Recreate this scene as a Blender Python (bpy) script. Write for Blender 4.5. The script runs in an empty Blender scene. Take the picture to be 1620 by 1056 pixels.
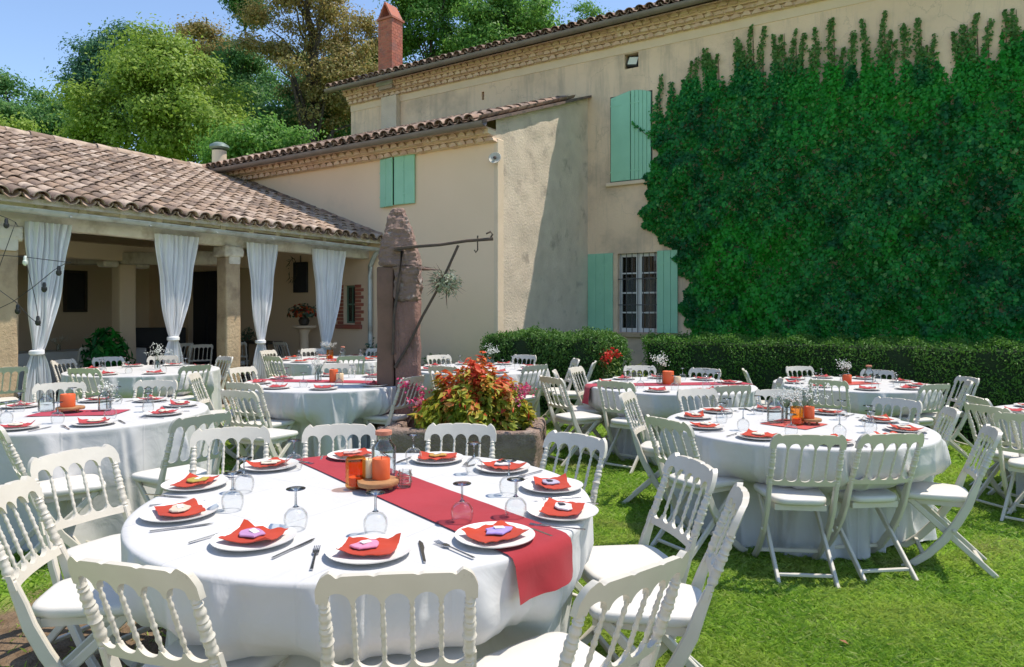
import bpy, bmesh, math, random
import numpy as np
from mathutils import Vector, Matrix, noise as mnoise

random.seed(7); rng = np.random.default_rng(7)
scene = bpy.context.scene
C = scene.collection
R = math.radians

# ------------------------------------------------------------------ camera
F, CX, HY, H, YAW = 1100.0, 810.0, 491.0, 1.52, R(32.7)   # focal length in photo pixels, horizon row, eye height
cs, sn = math.cos(YAW), math.sin(YAW)
cam_d = bpy.data.cameras.new('camera'); cam = bpy.data.objects.new('camera', cam_d); C.objects.link(cam)
cam.location = (0, 0, H); cam.rotation_euler = (R(90), 0, YAW)
cam_d.sensor_width = 36; cam_d.lens = F/1620*36
cam_d.shift_y = -(528-HY)/1620
cam_d.clip_start = 0.05; cam_d.clip_end = 2000
scene.camera = cam

# ------------------------------------------------------------------ light
SUN = Vector((0.32, 0.32, 1)).normalized()
world = bpy.data.worlds.new('World'); scene.world = world; world.use_nodes = True
wn = world.node_tree; wn.nodes.clear()
sky = wn.nodes.new('ShaderNodeTexSky'); sky.sky_type = 'NISHITA'; sky.sun_disc = False
sky.sun_elevation = math.asin(SUN.z); sky.sun_rotation = math.atan2(SUN.x, SUN.y)
sky.altitude = 100; sky.air_density = 0.85; sky.dust_density = 0.2; sky.ozone_density = 0.8
bg = wn.nodes.new('ShaderNodeBackground'); bg.inputs[1].default_value = 0.11
wo = wn.nodes.new('ShaderNodeOutputWorld')
wn.links.new(sky.outputs[0], bg.inputs[0]); wn.links.new(bg.outputs[0], wo.inputs[0])
sd = bpy.data.lights.new('sun', 'SUN'); sd.energy = 2.5; sd.angle = R(0.55); sd.color = (1, 0.93, 0.82)
so = bpy.data.objects.new('sun', sd); C.objects.link(so); so.rotation_euler = SUN.to_track_quat('Z', 'Y').to_euler()
scene.view_settings.view_transform = 'Standard'; scene.view_settings.look = 'None'
scene.view_settings.exposure = 1.16; scene.view_settings.gamma = 1.0
scene.render.engine = 'CYCLES'
scene.cycles.max_bounces = 8; scene.cycles.transparent_max_bounces = 16
scene.cycles.use_denoising = True

# ------------------------------------------------------------------ photo pixel -> place
def c2w(x, z, h=0.0):                       # camera-frame ground coordinates (right, ahead) -> world
    return Vector((cs*x - sn*z, sn*x + cs*z, h))
def at_depth(px, py, Z):
    return c2w((px-CX)/F*Z, Z, H-(py-HY)/F*Z)
def on_z(px, py, z):
    Z = (H-z)*F/(py-HY); return c2w((px-CX)/F*Z, Z, z)
def gz(x, y):                               # the lawn falls away gently to the right of the first table
    t = max(0.0, cs*x+sn*y-0.2); t = min(t, 7.0); return -0.036*t*t/(t+0.6)
def on_Y(px, py, Y):
    u = (px-CX)/F; Z = Y/(sn*u+cs); return at_depth(px, py, Z)
def on_X(px, py, X):
    u = (px-CX)/F; Z = X/(cs*u-sn); return at_depth(px, py, Z)

# ------------------------------------------------------------------ materials
MATS = {}
def newmat(name):
    m = bpy.data.materials.new(name); m.use_nodes = True; MATS[name] = m
    nt = m.node_tree; b = nt.nodes['Principled BSDF']; return m, nt, b
def node(nt, t, **kw):
    n = nt.nodes.new(t)
    for k, v in kw.items(): setattr(n, k, v)
    return n
def ramp(nt, stops):
    r = nt.nodes.new('ShaderNodeValToRGB'); e = r.color_ramp.elements
    while len(e) < len(stops): e.new(0.5)
    for i, (p, c) in enumerate(stops): e[i].position = p; e[i].color = (*c, 1)
    return r
def srgb(r, g, b):
    f = lambda v: ((v/255+0.055)/1.055)**2.4 if v > 10 else v/255/12.92
    return (f(r), f(g), f(b))
def surf(name, c1, c2=None, rough=0.6, scale=4.0, detail=6, bump=0.0, bscale=None, bdist=0.02, metal=0, spec=0.5, stain=None, stain_scale=0.6, stain_lo=0.5, stain_hi=0.7, streak=None):
    """noise-mixed two-tone surface with fine relief and optional stains, in object space"""
    m, nt, b = newmat(name); L = nt.links
    co = node(nt, 'ShaderNodeTexCoord')
    n1 = node(nt, 'ShaderNodeTexNoise'); n1.inputs['Scale'].default_value = scale; n1.inputs['Detail'].default_value = detail
    L.new(co.outputs['Object'], n1.inputs['Vector'])
    r = ramp(nt, [(0.3, c1), (0.7, c2 or c1)]); L.new(n1.outputs[0], r.inputs[0]); col = r.outputs[0]
    if stain:
        n3 = node(nt, 'ShaderNodeTexNoise'); n3.inputs['Scale'].default_value = stain_scale; n3.inputs['Detail'].default_value = 8; n3.inputs['Roughness'].default_value = 0.65
        L.new(co.outputs['Object'], n3.inputs['Vector'])
        r3 = ramp(nt, [(stain_lo, (0,0,0)), (stain_hi, (1,1,1))]); L.new(n3.outputs[0], r3.inputs[0])
        mx = node(nt, 'ShaderNodeMix', data_type='RGBA'); L.new(r3.outputs[0], mx.inputs[0]); L.new(col, mx.inputs[6]); mx.inputs[7].default_value = (*stain, 1)
        col = mx.outputs[2]
    if streak:                                          # rain marks running down the wall, and hairline cracks
        mp = node(nt, 'ShaderNodeMapping'); mp.inputs['Scale'].default_value = (2.6, 2.6, 0.22); L.new(co.outputs['Object'], mp.inputs[0])
        n4 = node(nt, 'ShaderNodeTexNoise'); n4.inputs['Scale'].default_value = 1.6; n4.inputs['Detail'].default_value = 7; n4.inputs['Roughness'].default_value = 0.7; L.new(mp.outputs[0], n4.inputs['Vector'])
        r4 = ramp(nt, [(0.52, (0,0,0)), (0.72, (0.75,0.75,0.75))]); L.new(n4.outputs[0], r4.inputs[0])
        m4 = node(nt, 'ShaderNodeMix', data_type='RGBA'); L.new(r4.outputs[0], m4.inputs[0]); L.new(col, m4.inputs[6]); m4.inputs[7].default_value = (*streak, 1); col = m4.outputs[2]
        vo = node(nt, 'ShaderNodeTexVoronoi', feature='DISTANCE_TO_EDGE'); vo.inputs['Scale'].default_value = 0.55
        wn2 = node(nt, 'ShaderNodeTexNoise'); wn2.inputs['Scale'].default_value = 2.5; wn2.inputs['Detail'].default_value = 6; L.new(co.outputs['Object'], wn2.inputs['Vector'])
        av = node(nt, 'ShaderNodeVectorMath', operation='ADD'); L.new(co.outputs['Object'], av.inputs[0]); L.new(wn2.outputs['Color'], av.inputs[1]); L.new(av.outputs[0], vo.inputs['Vector'])
        r5 = ramp(nt, [(0.0, (0.28,0.28,0.28)), (0.006, (0,0,0))]); L.new(vo.outputs['Distance'], r5.inputs[0])
        m5 = node(nt, 'ShaderNodeMix', data_type='RGBA'); L.new(r5.outputs[0], m5.inputs[0]); L.new(col, m5.inputs[6]); m5.inputs[7].default_value = (streak[0]*0.5, streak[1]*0.5, streak[2]*0.5, 1); col = m5.outputs[2]
    L.new(col, b.inputs['Base Color'])
    b.inputs['Roughness'].default_value = rough; b.inputs['Metallic'].default_value = metal
    b.inputs['Specular IOR Level'].default_value = spec
    if bump:
        n2 = node(nt, 'ShaderNodeTexNoise'); n2.inputs['Scale'].default_value = bscale or scale*6; n2.inputs['Detail'].default_value = 8; n2.inputs['Roughness'].default_value = 0.65
        L.new(co.outputs['Object'], n2.inputs['Vector'])
        bp = node(nt, 'ShaderNodeBump'); bp.inputs['Strength'].default_value = bump; bp.inputs['Distance'].default_value = bdist
        L.new(n2.outputs[0], bp.inputs['Height']); L.new(bp.outputs[0], b.inputs['Normal'])
    return m
def vary(nt):
    """one random number for each piece: a separate object or a loose island of a joined mesh"""
    L = nt.links
    g = node(nt, 'ShaderNodeNewGeometry'); o = node(nt, 'ShaderNodeObjectInfo')
    a = node(nt, 'ShaderNodeMath', operation='ADD'); L.new(g.outputs['Random Per Island'], a.inputs[0]); L.new(o.outputs['Random'], a.inputs[1])
    f = node(nt, 'ShaderNodeMath', operation='FRACT'); L.new(a.outputs[0], f.inputs[0]); return f.outputs[0]
def piece(name, stops, rough=0.8, bump=0.4, bscale=40, bdist=0.01, dirt=None):
    m, nt, b = newmat(name); L = nt.links
    r = ramp(nt, stops); L.new(vary(nt), r.inputs[0]); col = r.outputs[0]
    co = node(nt, 'ShaderNodeTexCoord')
    if dirt:
        n = node(nt, 'ShaderNodeTexNoise'); n.inputs['Scale'].default_value = 5; n.inputs['Detail'].default_value = 8
        g = node(nt, 'ShaderNodeNewGeometry'); L.new(g.outputs['Position'], n.inputs['Vector'])
        rr = ramp(nt, [(0.48, (0,0,0)), (0.68, (1,1,1))]); L.new(n.outputs[0], rr.inputs[0])
        mx = node(nt, 'ShaderNodeMix', data_type='RGBA'); L.new(rr.outputs[0], mx.inputs[0]); L.new(col, mx.inputs[6]); mx.inputs[7].default_value = (*dirt, 1); col = mx.outputs[2]
    L.new(col, b.inputs['Base Color']); b.inputs['Roughness'].default_value = rough; b.inputs['Specular IOR Level'].default_value = 0.3
    if bump:
        n2 = node(nt, 'ShaderNodeTexNoise'); n2.inputs['Scale'].default_value = bscale; n2.inputs['Detail'].default_value = 6
        L.new(co.outputs['Object'], n2.inputs['Vector'])
        bp = node(nt, 'ShaderNodeBump'); bp.inputs['Strength'].default_value = bump; bp.inputs['Distance'].default_value = bdist
        L.new(n2.outputs[0], bp.inputs['Height']); L.new(bp.outputs[0], b.inputs['Normal'])
    return m
def leaf(name, stops, trans=0.3, rough=0.5, patch=None, pscale=0.6, patch2=None, p2scale=2.0, p2lo=0.5, p2hi=0.66):
    """leaf: each leaf its own tone, light passes through"""
    m, nt, b = newmat(name); L = nt.links
    r = ramp(nt, stops); L.new(vary(nt), r.inputs[0]); col = r.outputs[0]
    if patch:
        g = node(nt, 'ShaderNodeNewGeometry'); n = node(nt, 'ShaderNodeTexNoise'); n.inputs['Scale'].default_value = pscale; n.inputs['Detail'].default_value = 3
        L.new(g.outputs['Position'], n.inputs['Vector'])
        rr = ramp(nt, [(0.45, (0,0,0)), (0.65, (1,1,1))]); L.new(n.outputs[0], rr.inputs[0])
        mx = node(nt, 'ShaderNodeMix', data_type='RGBA'); L.new(rr.outputs[0], mx.inputs[0]); L.new(col, mx.inputs[6]); mx.inputs[7].default_value = (*patch, 1); col = mx.outputs[2]
    if patch2:
        g2_ = node(nt, 'ShaderNodeNewGeometry'); n2 = node(nt, 'ShaderNodeTexNoise'); n2.inputs['Scale'].default_value = p2scale; n2.inputs['Detail'].default_value = 5; n2.inputs['Distortion'].default_value = 0.5
        L.new(g2_.outputs['Position'], n2.inputs['Vector']); r2_ = ramp(nt, [(p2lo, (0,0,0)), (p2hi, (0.85,0.85,0.85))]); L.new(n2.outputs[0], r2_.inputs[0])
        m2_ = node(nt, 'ShaderNodeMix', data_type='RGBA'); L.new(r2_.outputs[0], m2_.inputs[0]); L.new(col, m2_.inputs[6]); m2_.inputs[7].default_value = (*patch2, 1); col = m2_.outputs[2]
    L.new(col, b.inputs['Base Color']); b.inputs['Roughness'].default_value = rough; b.inputs['Specular IOR Level'].default_value = 0.3
    t = node(nt, 'ShaderNodeBsdfTranslucent'); L.new(col, t.inputs[0])
    mix = node(nt, 'ShaderNodeMixShader'); mix.inputs[0].default_value = trans
    L.new(b.outputs[0], mix.inputs[1]); L.new(t.outputs[0], mix.inputs[2])
    L.new(mix.outputs[0], nt.nodes['Material Output'].inputs[0]); return m
def glass(name, tint=(1,1,1), refl=1.0, blend=0.22):
    """thin clear glass: transparent, reflecting more at grazing angles"""
    m, nt, b = newmat(name); L = nt.links; nt.nodes.remove(b)
    t = node(nt, 'ShaderNodeBsdfTransparent'); t.inputs[0].default_value = (*tint, 1)
    g = node(nt, 'ShaderNodeBsdfGlossy'); g.inputs['Roughness'].default_value = 0.03
    lw = node(nt, 'ShaderNodeLayerWeight'); lw.inputs[0].default_value = blend
    mt = node(nt, 'ShaderNodeMath', operation='MULTIPLY'); mt.inputs[1].default_value = 0.6*refl; L.new(lw.outputs['Fresnel'], mt.inputs[0])
    ad = node(nt, 'ShaderNodeMath', operation='ADD'); ad.inputs[1].default_value = 0.03; L.new(mt.outputs[0], ad.inputs[0])
    mx = node(nt, 'ShaderNodeMixShader'); L.new(ad.outputs[0], mx.inputs[0]); L.new(t.outputs[0], mx.inputs[1]); L.new(g.outputs[0], mx.inputs[2])
    L.new(mx.outputs[0], nt.nodes['Material Output'].inputs[0]); return m
def cloth(name, c1, c2, trans=0.0, weave=900, bump=0.15, wrinkle=0.0, rough=0.85, crease=0.0):
    m, nt, b = newmat(name); L = nt.links
    co = node(nt, 'ShaderNodeTexCoord')
    n1 = node(nt, 'ShaderNodeTexNoise'); n1.inputs['Scale'].default_value = 3; n1.inputs['Detail'].default_value = 5; L.new(co.outputs['Object'], n1.inputs['Vector'])
    r = ramp(nt, [(0.35, c1), (0.65, c2)]); L.new(n1.outputs[0], r.inputs[0]); L.new(r.outputs[0], b.inputs['Base Color'])
    b.inputs['Roughness'].default_value = rough; b.inputs['Specular IOR Level'].default_value = 0.2; b.inputs['Sheen Weight'].default_value = 0.1
    n2 = node(nt, 'ShaderNodeTexNoise'); n2.inputs['Scale'].default_value = weave; L.new(co.outputs['Object'], n2.inputs['Vector'])
    bp = node(nt, 'ShaderNodeBump'); bp.inputs['Strength'].default_value = bump; bp.inputs['Distance'].default_value = 0.001; L.new(n2.outputs[0], bp.inputs['Height'])
    out = bp
    if wrinkle:
        n3 = node(nt, 'ShaderNodeTexNoise'); n3.inputs['Scale'].default_value = 5; n3.inputs['Detail'].default_value = 4; n3.inputs['Distortion'].default_value = 0.6; L.new(co.outputs['Object'], n3.inputs['Vector'])
        b2 = node(nt, 'ShaderNodeBump'); b2.inputs['Strength'].default_value = wrinkle; b2.inputs['Distance'].default_value = 0.03; L.new(n3.outputs[0], b2.inputs['Height']); L.new(bp.outputs[0], b2.inputs['Normal']); out = b2
    if crease:                                          # sharp ironing folds in a square grid
        sx_ = node(nt, 'ShaderNodeSeparateXYZ'); L.new(co.outputs['Object'], sx_.inputs[0]); hs = []
        for ax_ in (0, 1):
            pp2 = node(nt, 'ShaderNodeMath', operation='PINGPONG'); pp2.inputs[1].default_value = 0.23; L.new(sx_.outputs[ax_], pp2.inputs[0])
            mr = node(nt, 'ShaderNodeMapRange'); mr.inputs[1].default_value = 0.0; mr.inputs[2].default_value = 0.008; mr.inputs[3].default_value = 1.0; mr.inputs[4].default_value = 0.0; L.new(pp2.outputs[0], mr.inputs[0]); hs.append(mr)
        mxx = node(nt, 'ShaderNodeMath', operation='MAXIMUM'); L.new(hs[0].outputs[0], mxx.inputs[0]); L.new(hs[1].outputs[0], mxx.inputs[1])
        b3 = node(nt, 'ShaderNodeBump'); b3.inputs['Strength'].default_value = crease; b3.inputs['Distance'].default_value = 0.004; L.new(mxx.outputs[0], b3.inputs['Height']); L.new(out.outputs[0], b3.inputs['Normal']); out = b3
    L.new(out.outputs[0], b.inputs['Normal'])
    if trans:
        t = node(nt, 'ShaderNodeBsdfTranslucent'); L.new(r.outputs[0], t.inputs[0])
        mix = node(nt, 'ShaderNodeMixShader'); mix.inputs[0].default_value = trans
        L.new(b.outputs[0], mix.inputs[1]); L.new(t.outputs[0], mix.inputs[2]); L.new(mix.outputs[0], nt.nodes['Material Output'].inputs[0])
    return m

M = {}
M['paint'] = surf('chair_paint', (0.62,0.575,0.49), (0.57,0.525,0.44), rough=0.38, scale=9, bump=0.05, bscale=60, stain=(0.40,0.35,0.27), stain_scale=11, stain_lo=0.64, stain_hi=0.74)
M['cushion'] = surf('seat_vinyl', (0.66,0.63,0.575), (0.61,0.58,0.53), rough=0.45, scale=6, bump=0.06, bscale=90, stain=(0.62,0.60,0.55), stain_scale=7, stain_lo=0.62, stain_hi=0.85)
M['linen'] = cloth('white_linen', (0.56,0.55,0.54), (0.52,0.51,0.50), wrinkle=0.45, crease=0.5)
M['runner'] = cloth('crimson_runner', (0.36,0.030,0.038), (0.30,0.024,0.030), weave=600, wrinkle=0.25)
M['runner_pink'] = cloth('raspberry_runner', (0.40,0.045,0.07), (0.34,0.035,0.055), weave=600, wrinkle=0.25)
M['mat_coral'] = cloth('coral_mat', (0.50,0.09,0.07), (0.44,0.07,0.05), weave=600)
M['napkin'] = cloth('orange_red_napkin', (0.46,0.05,0.02), (0.38,0.038,0.015), weave=700)
M['napkin_rose'] = cloth('rose_red_napkin', (0.42,0.055,0.055), (0.36,0.04,0.045), weave=700)
M['curtain'] = cloth('sheer_curtain', (0.86,0.86,0.86), (0.80,0.80,0.80), trans=0.14, weave=500)
M['china'] = surf('plate_china', (0.78,0.76,0.72), (0.74,0.71,0.67), rough=0.22, scale=5)
M['steel'] = surf('cutlery_steel', (0.55,0.55,0.56), (0.45,0.45,0.47), rough=0.22, metal=1, scale=20)
M['glass'] = glass('clear_glass', (0.985,0.99,0.99), 0.55, 0.16)
M['glass_stem'] = glass('stem_glass', (0.80,0.84,0.86), 1.6, 0.45)
M['jar_glass'] = glass('jar_glass', (0.93,0.96,0.97), 1.2)
M['amber'] = glass('amber_glass', (0.97,0.70,0.36), 0.7)
M['pane'] = glass('window_pane', (0.55,0.58,0.58), 1.2)
M['candle'] = surf('orange_wax', (0.72,0.13,0.03), (0.66,0.10,0.025), rough=0.55, scale=8, bump=0.1, bscale=30)
M['candle_cream'] = surf('cream_wax', (0.78,0.62,0.38), (0.72,0.56,0.34), rough=0.55, scale=8)
M['wick'] = surf('wick_black', (0.02,0.02,0.02), rough=0.9)
M['wood_slice'] = surf('cut_wood', (0.42,0.22,0.09), (0.30,0.14,0.055), rough=0.7, scale=24, bump=0.2)
M['cork'] = surf('coral_lid', (0.52,0.22,0.14), (0.45,0.17,0.10), rough=0.8, scale=60, bump=0.3)
M['wire'] = surf('thin_wire', (0.32,0.26,0.2), rough=0.4, metal=1)
M['white_bloom'] = piece('babys_breath_bloom', [(0, (0.75,0.75,0.70)), (1, (0.55,0.58,0.52))], bump=0)
M['sprig'] = leaf('sprig_green', [(0, (0.10,0.15,0.07)), (1, (0.16,0.20,0.10))])
M['paper'] = surf('paper_tag', (0.75,0.72,0.66), (0.68,0.64,0.58), rough=0.8, scale=30)
# ------------------------------------------------------------------ mesh building
def mesh_from(name, V, Fc, smooth=False):
    me = bpy.data.meshes.new(name); me.from_pydata([tuple(v) for v in V], [], Fc)
    if smooth: me.polygons.foreach_set('use_smooth', [True]*len(me.polygons))
    me.update(); return me
def quads_np(name, verts, k=4, smooth=False):
    """mesh of loose k-gons from an (n, k, 3) array"""
    n = verts.shape[0]; me = bpy.data.meshes.new(name)
    me.vertices.add(n*k); me.vertices.foreach_set('co', verts.reshape(-1).astype(np.float32))
    me.loops.add(n*k); me.loops.foreach_set('vertex_index', np.arange(n*k, dtype=np.int32))
    me.polygons.add(n); me.polygons.foreach_set('loop_start', np.arange(0, n*k, k, dtype=np.int32)); me.polygons.foreach_set('loop_total', np.full(n, k, dtype=np.int32))
    if smooth: me.polygons.foreach_set('use_smooth', np.ones(n, dtype=bool))
    me.update(calc_edges=True); return me
def leaf_mesh(name, P, N, size, aspect=0.55, fold=0.25, tip=None):
    """P (n,3) positions, N (n,3) normals -> folded pointed leaves, 2 triangles each that share their midrib"""
    n = len(P); N = N/np.maximum(np.linalg.norm(N, axis=1, keepdims=True), 1e-6)
    T = rng.normal(size=(n,3)) if tip is None else tip + 0.45*rng.normal(size=(n,3))
    T -= N*np.sum(T*N, axis=1, keepdims=True); T /= np.maximum(np.linalg.norm(T, axis=1, keepdims=True), 1e-6)
    B = np.cross(N, T); s = np.asarray(size).reshape(-1,1)*np.ones((n,1))
    a = P - T*s*0.5; c = P + T*s*0.5
    l = P - T*s*0.08 + B*s*aspect*0.5 + N*s*fold*0.5; r = P - T*s*0.08 - B*s*aspect*0.5 + N*s*fold*0.5
    V = np.stack([a, l, c, r], axis=1).reshape(-1,3)
    me = bpy.data.meshes.new(name); me.vertices.add(4*n); me.vertices.foreach_set('co', V.reshape(-1).astype(np.float32))
    i = np.arange(n)*4; idx = np.stack([i, i+2, i+1, i, i+3, i+2], axis=1).reshape(-1).astype(np.int32)
    me.loops.add(6*n); me.loops.foreach_set('vertex_index', idx)
    me.polygons.add(2*n); me.polygons.foreach_set('loop_start', np.arange(0, 6*n, 3, dtype=np.int32)); me.polygons.foreach_set('loop_total', np.full(2*n, 3, dtype=np.int32))
    me.update(calc_edges=True); return me
def link(name, me, mat, parent=None, loc=None):
    o = bpy.data.objects.new(name, me); C.objects.link(o)
    if mat is not None and (not me.materials): me.materials.append(mat)
    if parent is not None: o.parent = parent
    if loc is not None: o.location = loc
    return o
def thing(name, label, cat, loc=(0,0,0), rz=0.0, group=None):
    o = bpy.data.objects.new(name, None); C.objects.link(o); o.location = loc; o.rotation_euler = (0,0,rz); o.empty_display_size = 0.1
    tag(o, label, cat, group); return o
def tag(o, label=None, cat=None, group=None, kind=None):
    if label: o['label'] = label
    if cat: o['category'] = cat
    if group: o['group'] = group
    if kind: o['kind'] = kind
    return o
def copy_tree(root, loc=None, rz=None, label=None, group=None):
    def cp(o, parent):
        c = o.copy(); C.objects.link(c); c.parent = parent
        for ch in o.children: cp(ch, c)
        return c
    c = cp(root, None)
    if loc is not None: c.location = loc
    if rz is not None: c.rotation_euler = (0,0,rz)
    if label: c['label'] = label
    if group: c['group'] = group
    return c

class MB:
    def __init__(s): s.V = []; s.F = []
    def add(s, V, Fc):
        k = len(s.V); s.V += [Vector(v) for v in V]; s.F += [tuple(i+k for i in f) for f in Fc]; return s
    def box(s, x0, x1, y0, y1, z0, z1, ch=0.0, mx=None):
        if ch <= 0:
            V = [(x,y,z) for z in (z0,z1) for y in (y0,y1) for x in (x0,x1)]
            Fc = [(0,2,3,1),(4,5,7,6),(0,1,5,4),(2,6,7,3),(0,4,6,2),(1,3,7,5)]
        else:
            bm = bmesh.new(); bmesh.ops.create_cube(bm, size=1)
            bmesh.ops.scale(bm, vec=(x1-x0,y1-y0,z1-z0), verts=bm.verts); bmesh.ops.translate(bm, vec=((x0+x1)/2,(y0+y1)/2,(z0+z1)/2), verts=bm.verts)
            bmesh.ops.bevel(bm, geom=list(bm.edges), offset=ch, segments=1, affect='EDGES', profile=0.5)
            bm.verts.index_update(); V = [v.co.copy() for v in bm.verts]; Fc = [tuple(v.index for v in f.verts) for f in bm.faces]; bm.free()
        if mx is not None: V = [mx @ Vector(v) for v in V]
        return s.add(V, Fc)
    def tube(s, pts, rad, seg=8, cap=True, up=Vector((0,0,1))):
        pts = [Vector(p) for p in pts]; n = len(pts)
        if not hasattr(rad, '__len__'): rad = [rad]*n
        V = []; 
        for i, p in enumerate(pts):
            d = (pts[min(i+1,n-1)] - pts[max(i-1,0)]).normalized()
            a = d.cross(up); 
            if a.length < 1e-3: a = d.cross(Vector((0,1,0)))
            a.normalize(); b = a.cross(d).normalized()
            for k in range(seg):
                t = 2*math.pi*k/seg; V.append(p + (a*math.cos(t)+b*math.sin(t))*rad[i])
        Fc = [(i*seg+k, i*seg+(k+1)%seg, (i+1)*seg+(k+1)%seg, (i+1)*seg+k) for i in range(n-1) for k in range(seg)]
        if cap: Fc += [tuple(range(seg))[::-1], tuple((n-1)*seg+k for k in range(seg))]
        return s.add(V, Fc)
    def lathe(s, prof, seg=16, p0=Vector((0,0,0)), p1=Vector((0,0,1)), closed=False):
        """prof: (t, r) along the axis p0 -> p1 (t in units of that axis)"""
        p0 = Vector(p0); ax = Vector(p1)-p0; d = ax.normalized(); a = d.cross(Vector((0,1,0)))
        if a.length < 1e-3: a = d.cross(Vector((1,0,0)))
        a.normalize(); b = d.cross(a); V = []; n = len(prof)
        for t, r in prof:
            for k in range(seg):
                q = 2*math.pi*k/seg; V.append(p0 + ax*t + (a*math.cos(q)+b*math.sin(q))*max(r,1e-4))
        Fc = [(i*seg+k, i*seg+(k+1)%seg, (i+1)*seg+(k+1)%seg, (i+1)*seg+k) for i in range(n-1) for k in range(seg)]
        if not closed: Fc += [tuple(range(seg))[::-1], tuple((n-1)*seg+k for k in range(seg))]
        return s.add(V, Fc)
    def bar(s, pts, w, t, side=Vector((1,0,0))):
        """flat bar of thickness t along side and width w across it, along pts"""
        pts = [Vector(p) for p in pts]; n = len(pts); V = []
        ws = w if hasattr(w, '__len__') else [w]*n
        for i, p in enumerate(pts):
            d = (pts[min(i+1,n-1)]-pts[max(i-1,0)]).normalized(); u = side.cross(d).normalized(); h = side*t/2; c = t*0.22
            for (e, g) in ((-1,-1),(1,-1),(1,1),(-1,1)):
                # chamfered corners
                V.append(p + u*(ws[i]/2)*g + h*e*0.6); V.append(p + u*(ws[i]/2-c)*g + h*e)
        order = [1,0,2,3,5,4,6,7]
        W = []
        for i in range(n): W += [V[i*8+k] for k in order]
        seg = 8
        Fc = [(i*seg+k, i*seg+(k+1)%seg, (i+1)*seg+(k+1)%seg, (i+1)*seg+k) for i in range(n-1) for k in range(seg)]
        Fc += [tuple(range(seg))[::-1], tuple((n-1)*seg+k for k in range(seg))]
        return s.add(W, Fc)
    def prism(s, poly, t, mx=None):
        n = len(poly); V = [(x,y,0) for x,y in poly] + [(x,y,t) for x,y in poly]
        Fc = [tuple(range(n))[::-1], tuple(range(n,2*n))] + [(i,(i+1)%n,n+(i+1)%n,n+i) for i in range(n)]
        if mx is not None: V = [mx @ Vector(v) for v in V]
        return s.add(V, Fc)
    def mesh(s, name, smooth=False, angle=None):
        me = mesh_from(name, s.V, s.F, smooth)
        bm = bmesh.new(); bm.from_mesh(me); bmesh.ops.recalc_face_normals(bm, faces=bm.faces)
        if smooth and angle:
            for e in bm.edges: e.smooth = (len(e.link_faces) == 2 and e.calc_face_angle(0) < angle)
        bm.to_mesh(me); bm.free(); return me
    def build(s, name, mat, parent=None, smooth=False, angle=R(40)):
        return link(name, s.mesh(name, smooth, angle if smooth else None), mat, parent)
def rough_box(x0, x1, y0, y1, z0, z1, cuts=5, amp=0.02, sc=4, bev=0.03, seed=0):
    """a worn stone block: subdivided, edges rounded, pushed about by noise"""
    bm = bmesh.new(); bmesh.ops.create_cube(bm, size=1)
    bmesh.ops.scale(bm, vec=(x1-x0,y1-y0,z1-z0), verts=bm.verts); bmesh.ops.translate(bm, vec=((x0+x1)/2,(y0+y1)/2,(z0+z1)/2), verts=bm.verts)
    bmesh.ops.bevel(bm, geom=list(bm.edges), offset=bev, segments=2, affect='EDGES', profile=0.5)
    bmesh.ops.subdivide_edges(bm, edges=[e for e in bm.edges if e.calc_length() > 0.08], cuts=cuts, use_grid_fill=True)
    bm.normal_update()
    for v in bm.verts:
        p = v.co*sc + Vector((seed*7.1, seed*3.3, 0)); v.co += v.normal*amp*(mnoise.noise(p)+0.6*mnoise.noise(p*2.7)+0.35*mnoise.noise(p*6))
    me = bpy.data.meshes.new('stone'); bm.to_mesh(me); bm.free(); me.polygons.foreach_set('use_smooth', [True]*len(me.polygons)); return me
def wall_sheet(mb, a0, a1, z0, z1, holes, place, depth):
    """a facade sheet with rectangular openings and their reveals; place(a, z, d) -> point, d into the wall"""
    A = sorted({a0, a1, *[h[0] for h in holes], *[h[1] for h in holes]}); Zs = sorted({z0, z1, *[h[2] for h in holes], *[h[3] for h in holes]})
    for i in range(len(A)-1):
        for j in range(len(Zs)-1):
            am, zm = (A[i]+A[i+1])/2, (Zs[j]+Zs[j+1])/2
            if any(h[0] < am < h[1] and h[2] < zm < h[3] for h in holes): continue
            mb.add([place(A[i],Zs[j],0), place(A[i+1],Zs[j],0), place(A[i+1],Zs[j+1],0), place(A[i],Zs[j+1],0)], [(0,1,2,3)])
    for h in holes:
        c = [(h[0],h[2]),(h[1],h[2]),(h[1],h[3]),(h[0],h[3])]
        for k in range(4):
            p, q = c[k], c[(k+1)%4]; mb.add([place(*p,0), place(*q,0), place(*q,depth), place(*p,depth)], [(0,1,2,3)])
        if len(h) > 4: mb.add([place(*p, depth) for p in c], [(0,1,2,3)])
# ------------------------------------------------------------------ setting materials
M['plaster_main'] = surf('old_ochre_plaster', (0.80,0.59,0.41), (0.70,0.51,0.35), rough=0.92, scale=1.1, bump=0.5, bscale=9, bdist=0.03, stain=(0.44,0.345,0.255), stain_scale=0.55, stain_lo=0.48, stain_hi=0.68, streak=(0.40,0.32,0.24))
M['plaster_band'] = surf('pale_plaster_band', (0.74,0.58,0.42), (0.66,0.51,0.36), rough=0.92, scale=2, bump=0.2, bscale=14)
M['plaster_annex'] = surf('cream_plaster', (0.80,0.60,0.42), (0.75,0.56,0.385), rough=0.92, scale=0.8, bump=0.12, bscale=20, stain=(0.56,0.44,0.32), stain_scale=0.5, stain_lo=0.58, stain_hi=0.8)
M['plaster_rough'] = surf('rough_cast_plaster', (0.66,0.54,0.41), (0.56,0.45,0.34), rough=0.95, scale=3, bump=0.55, bscale=24, bdist=0.025, stain=(0.38,0.31,0.24), stain_scale=2.2, stain_lo=0.56, stain_hi=0.70)
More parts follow.
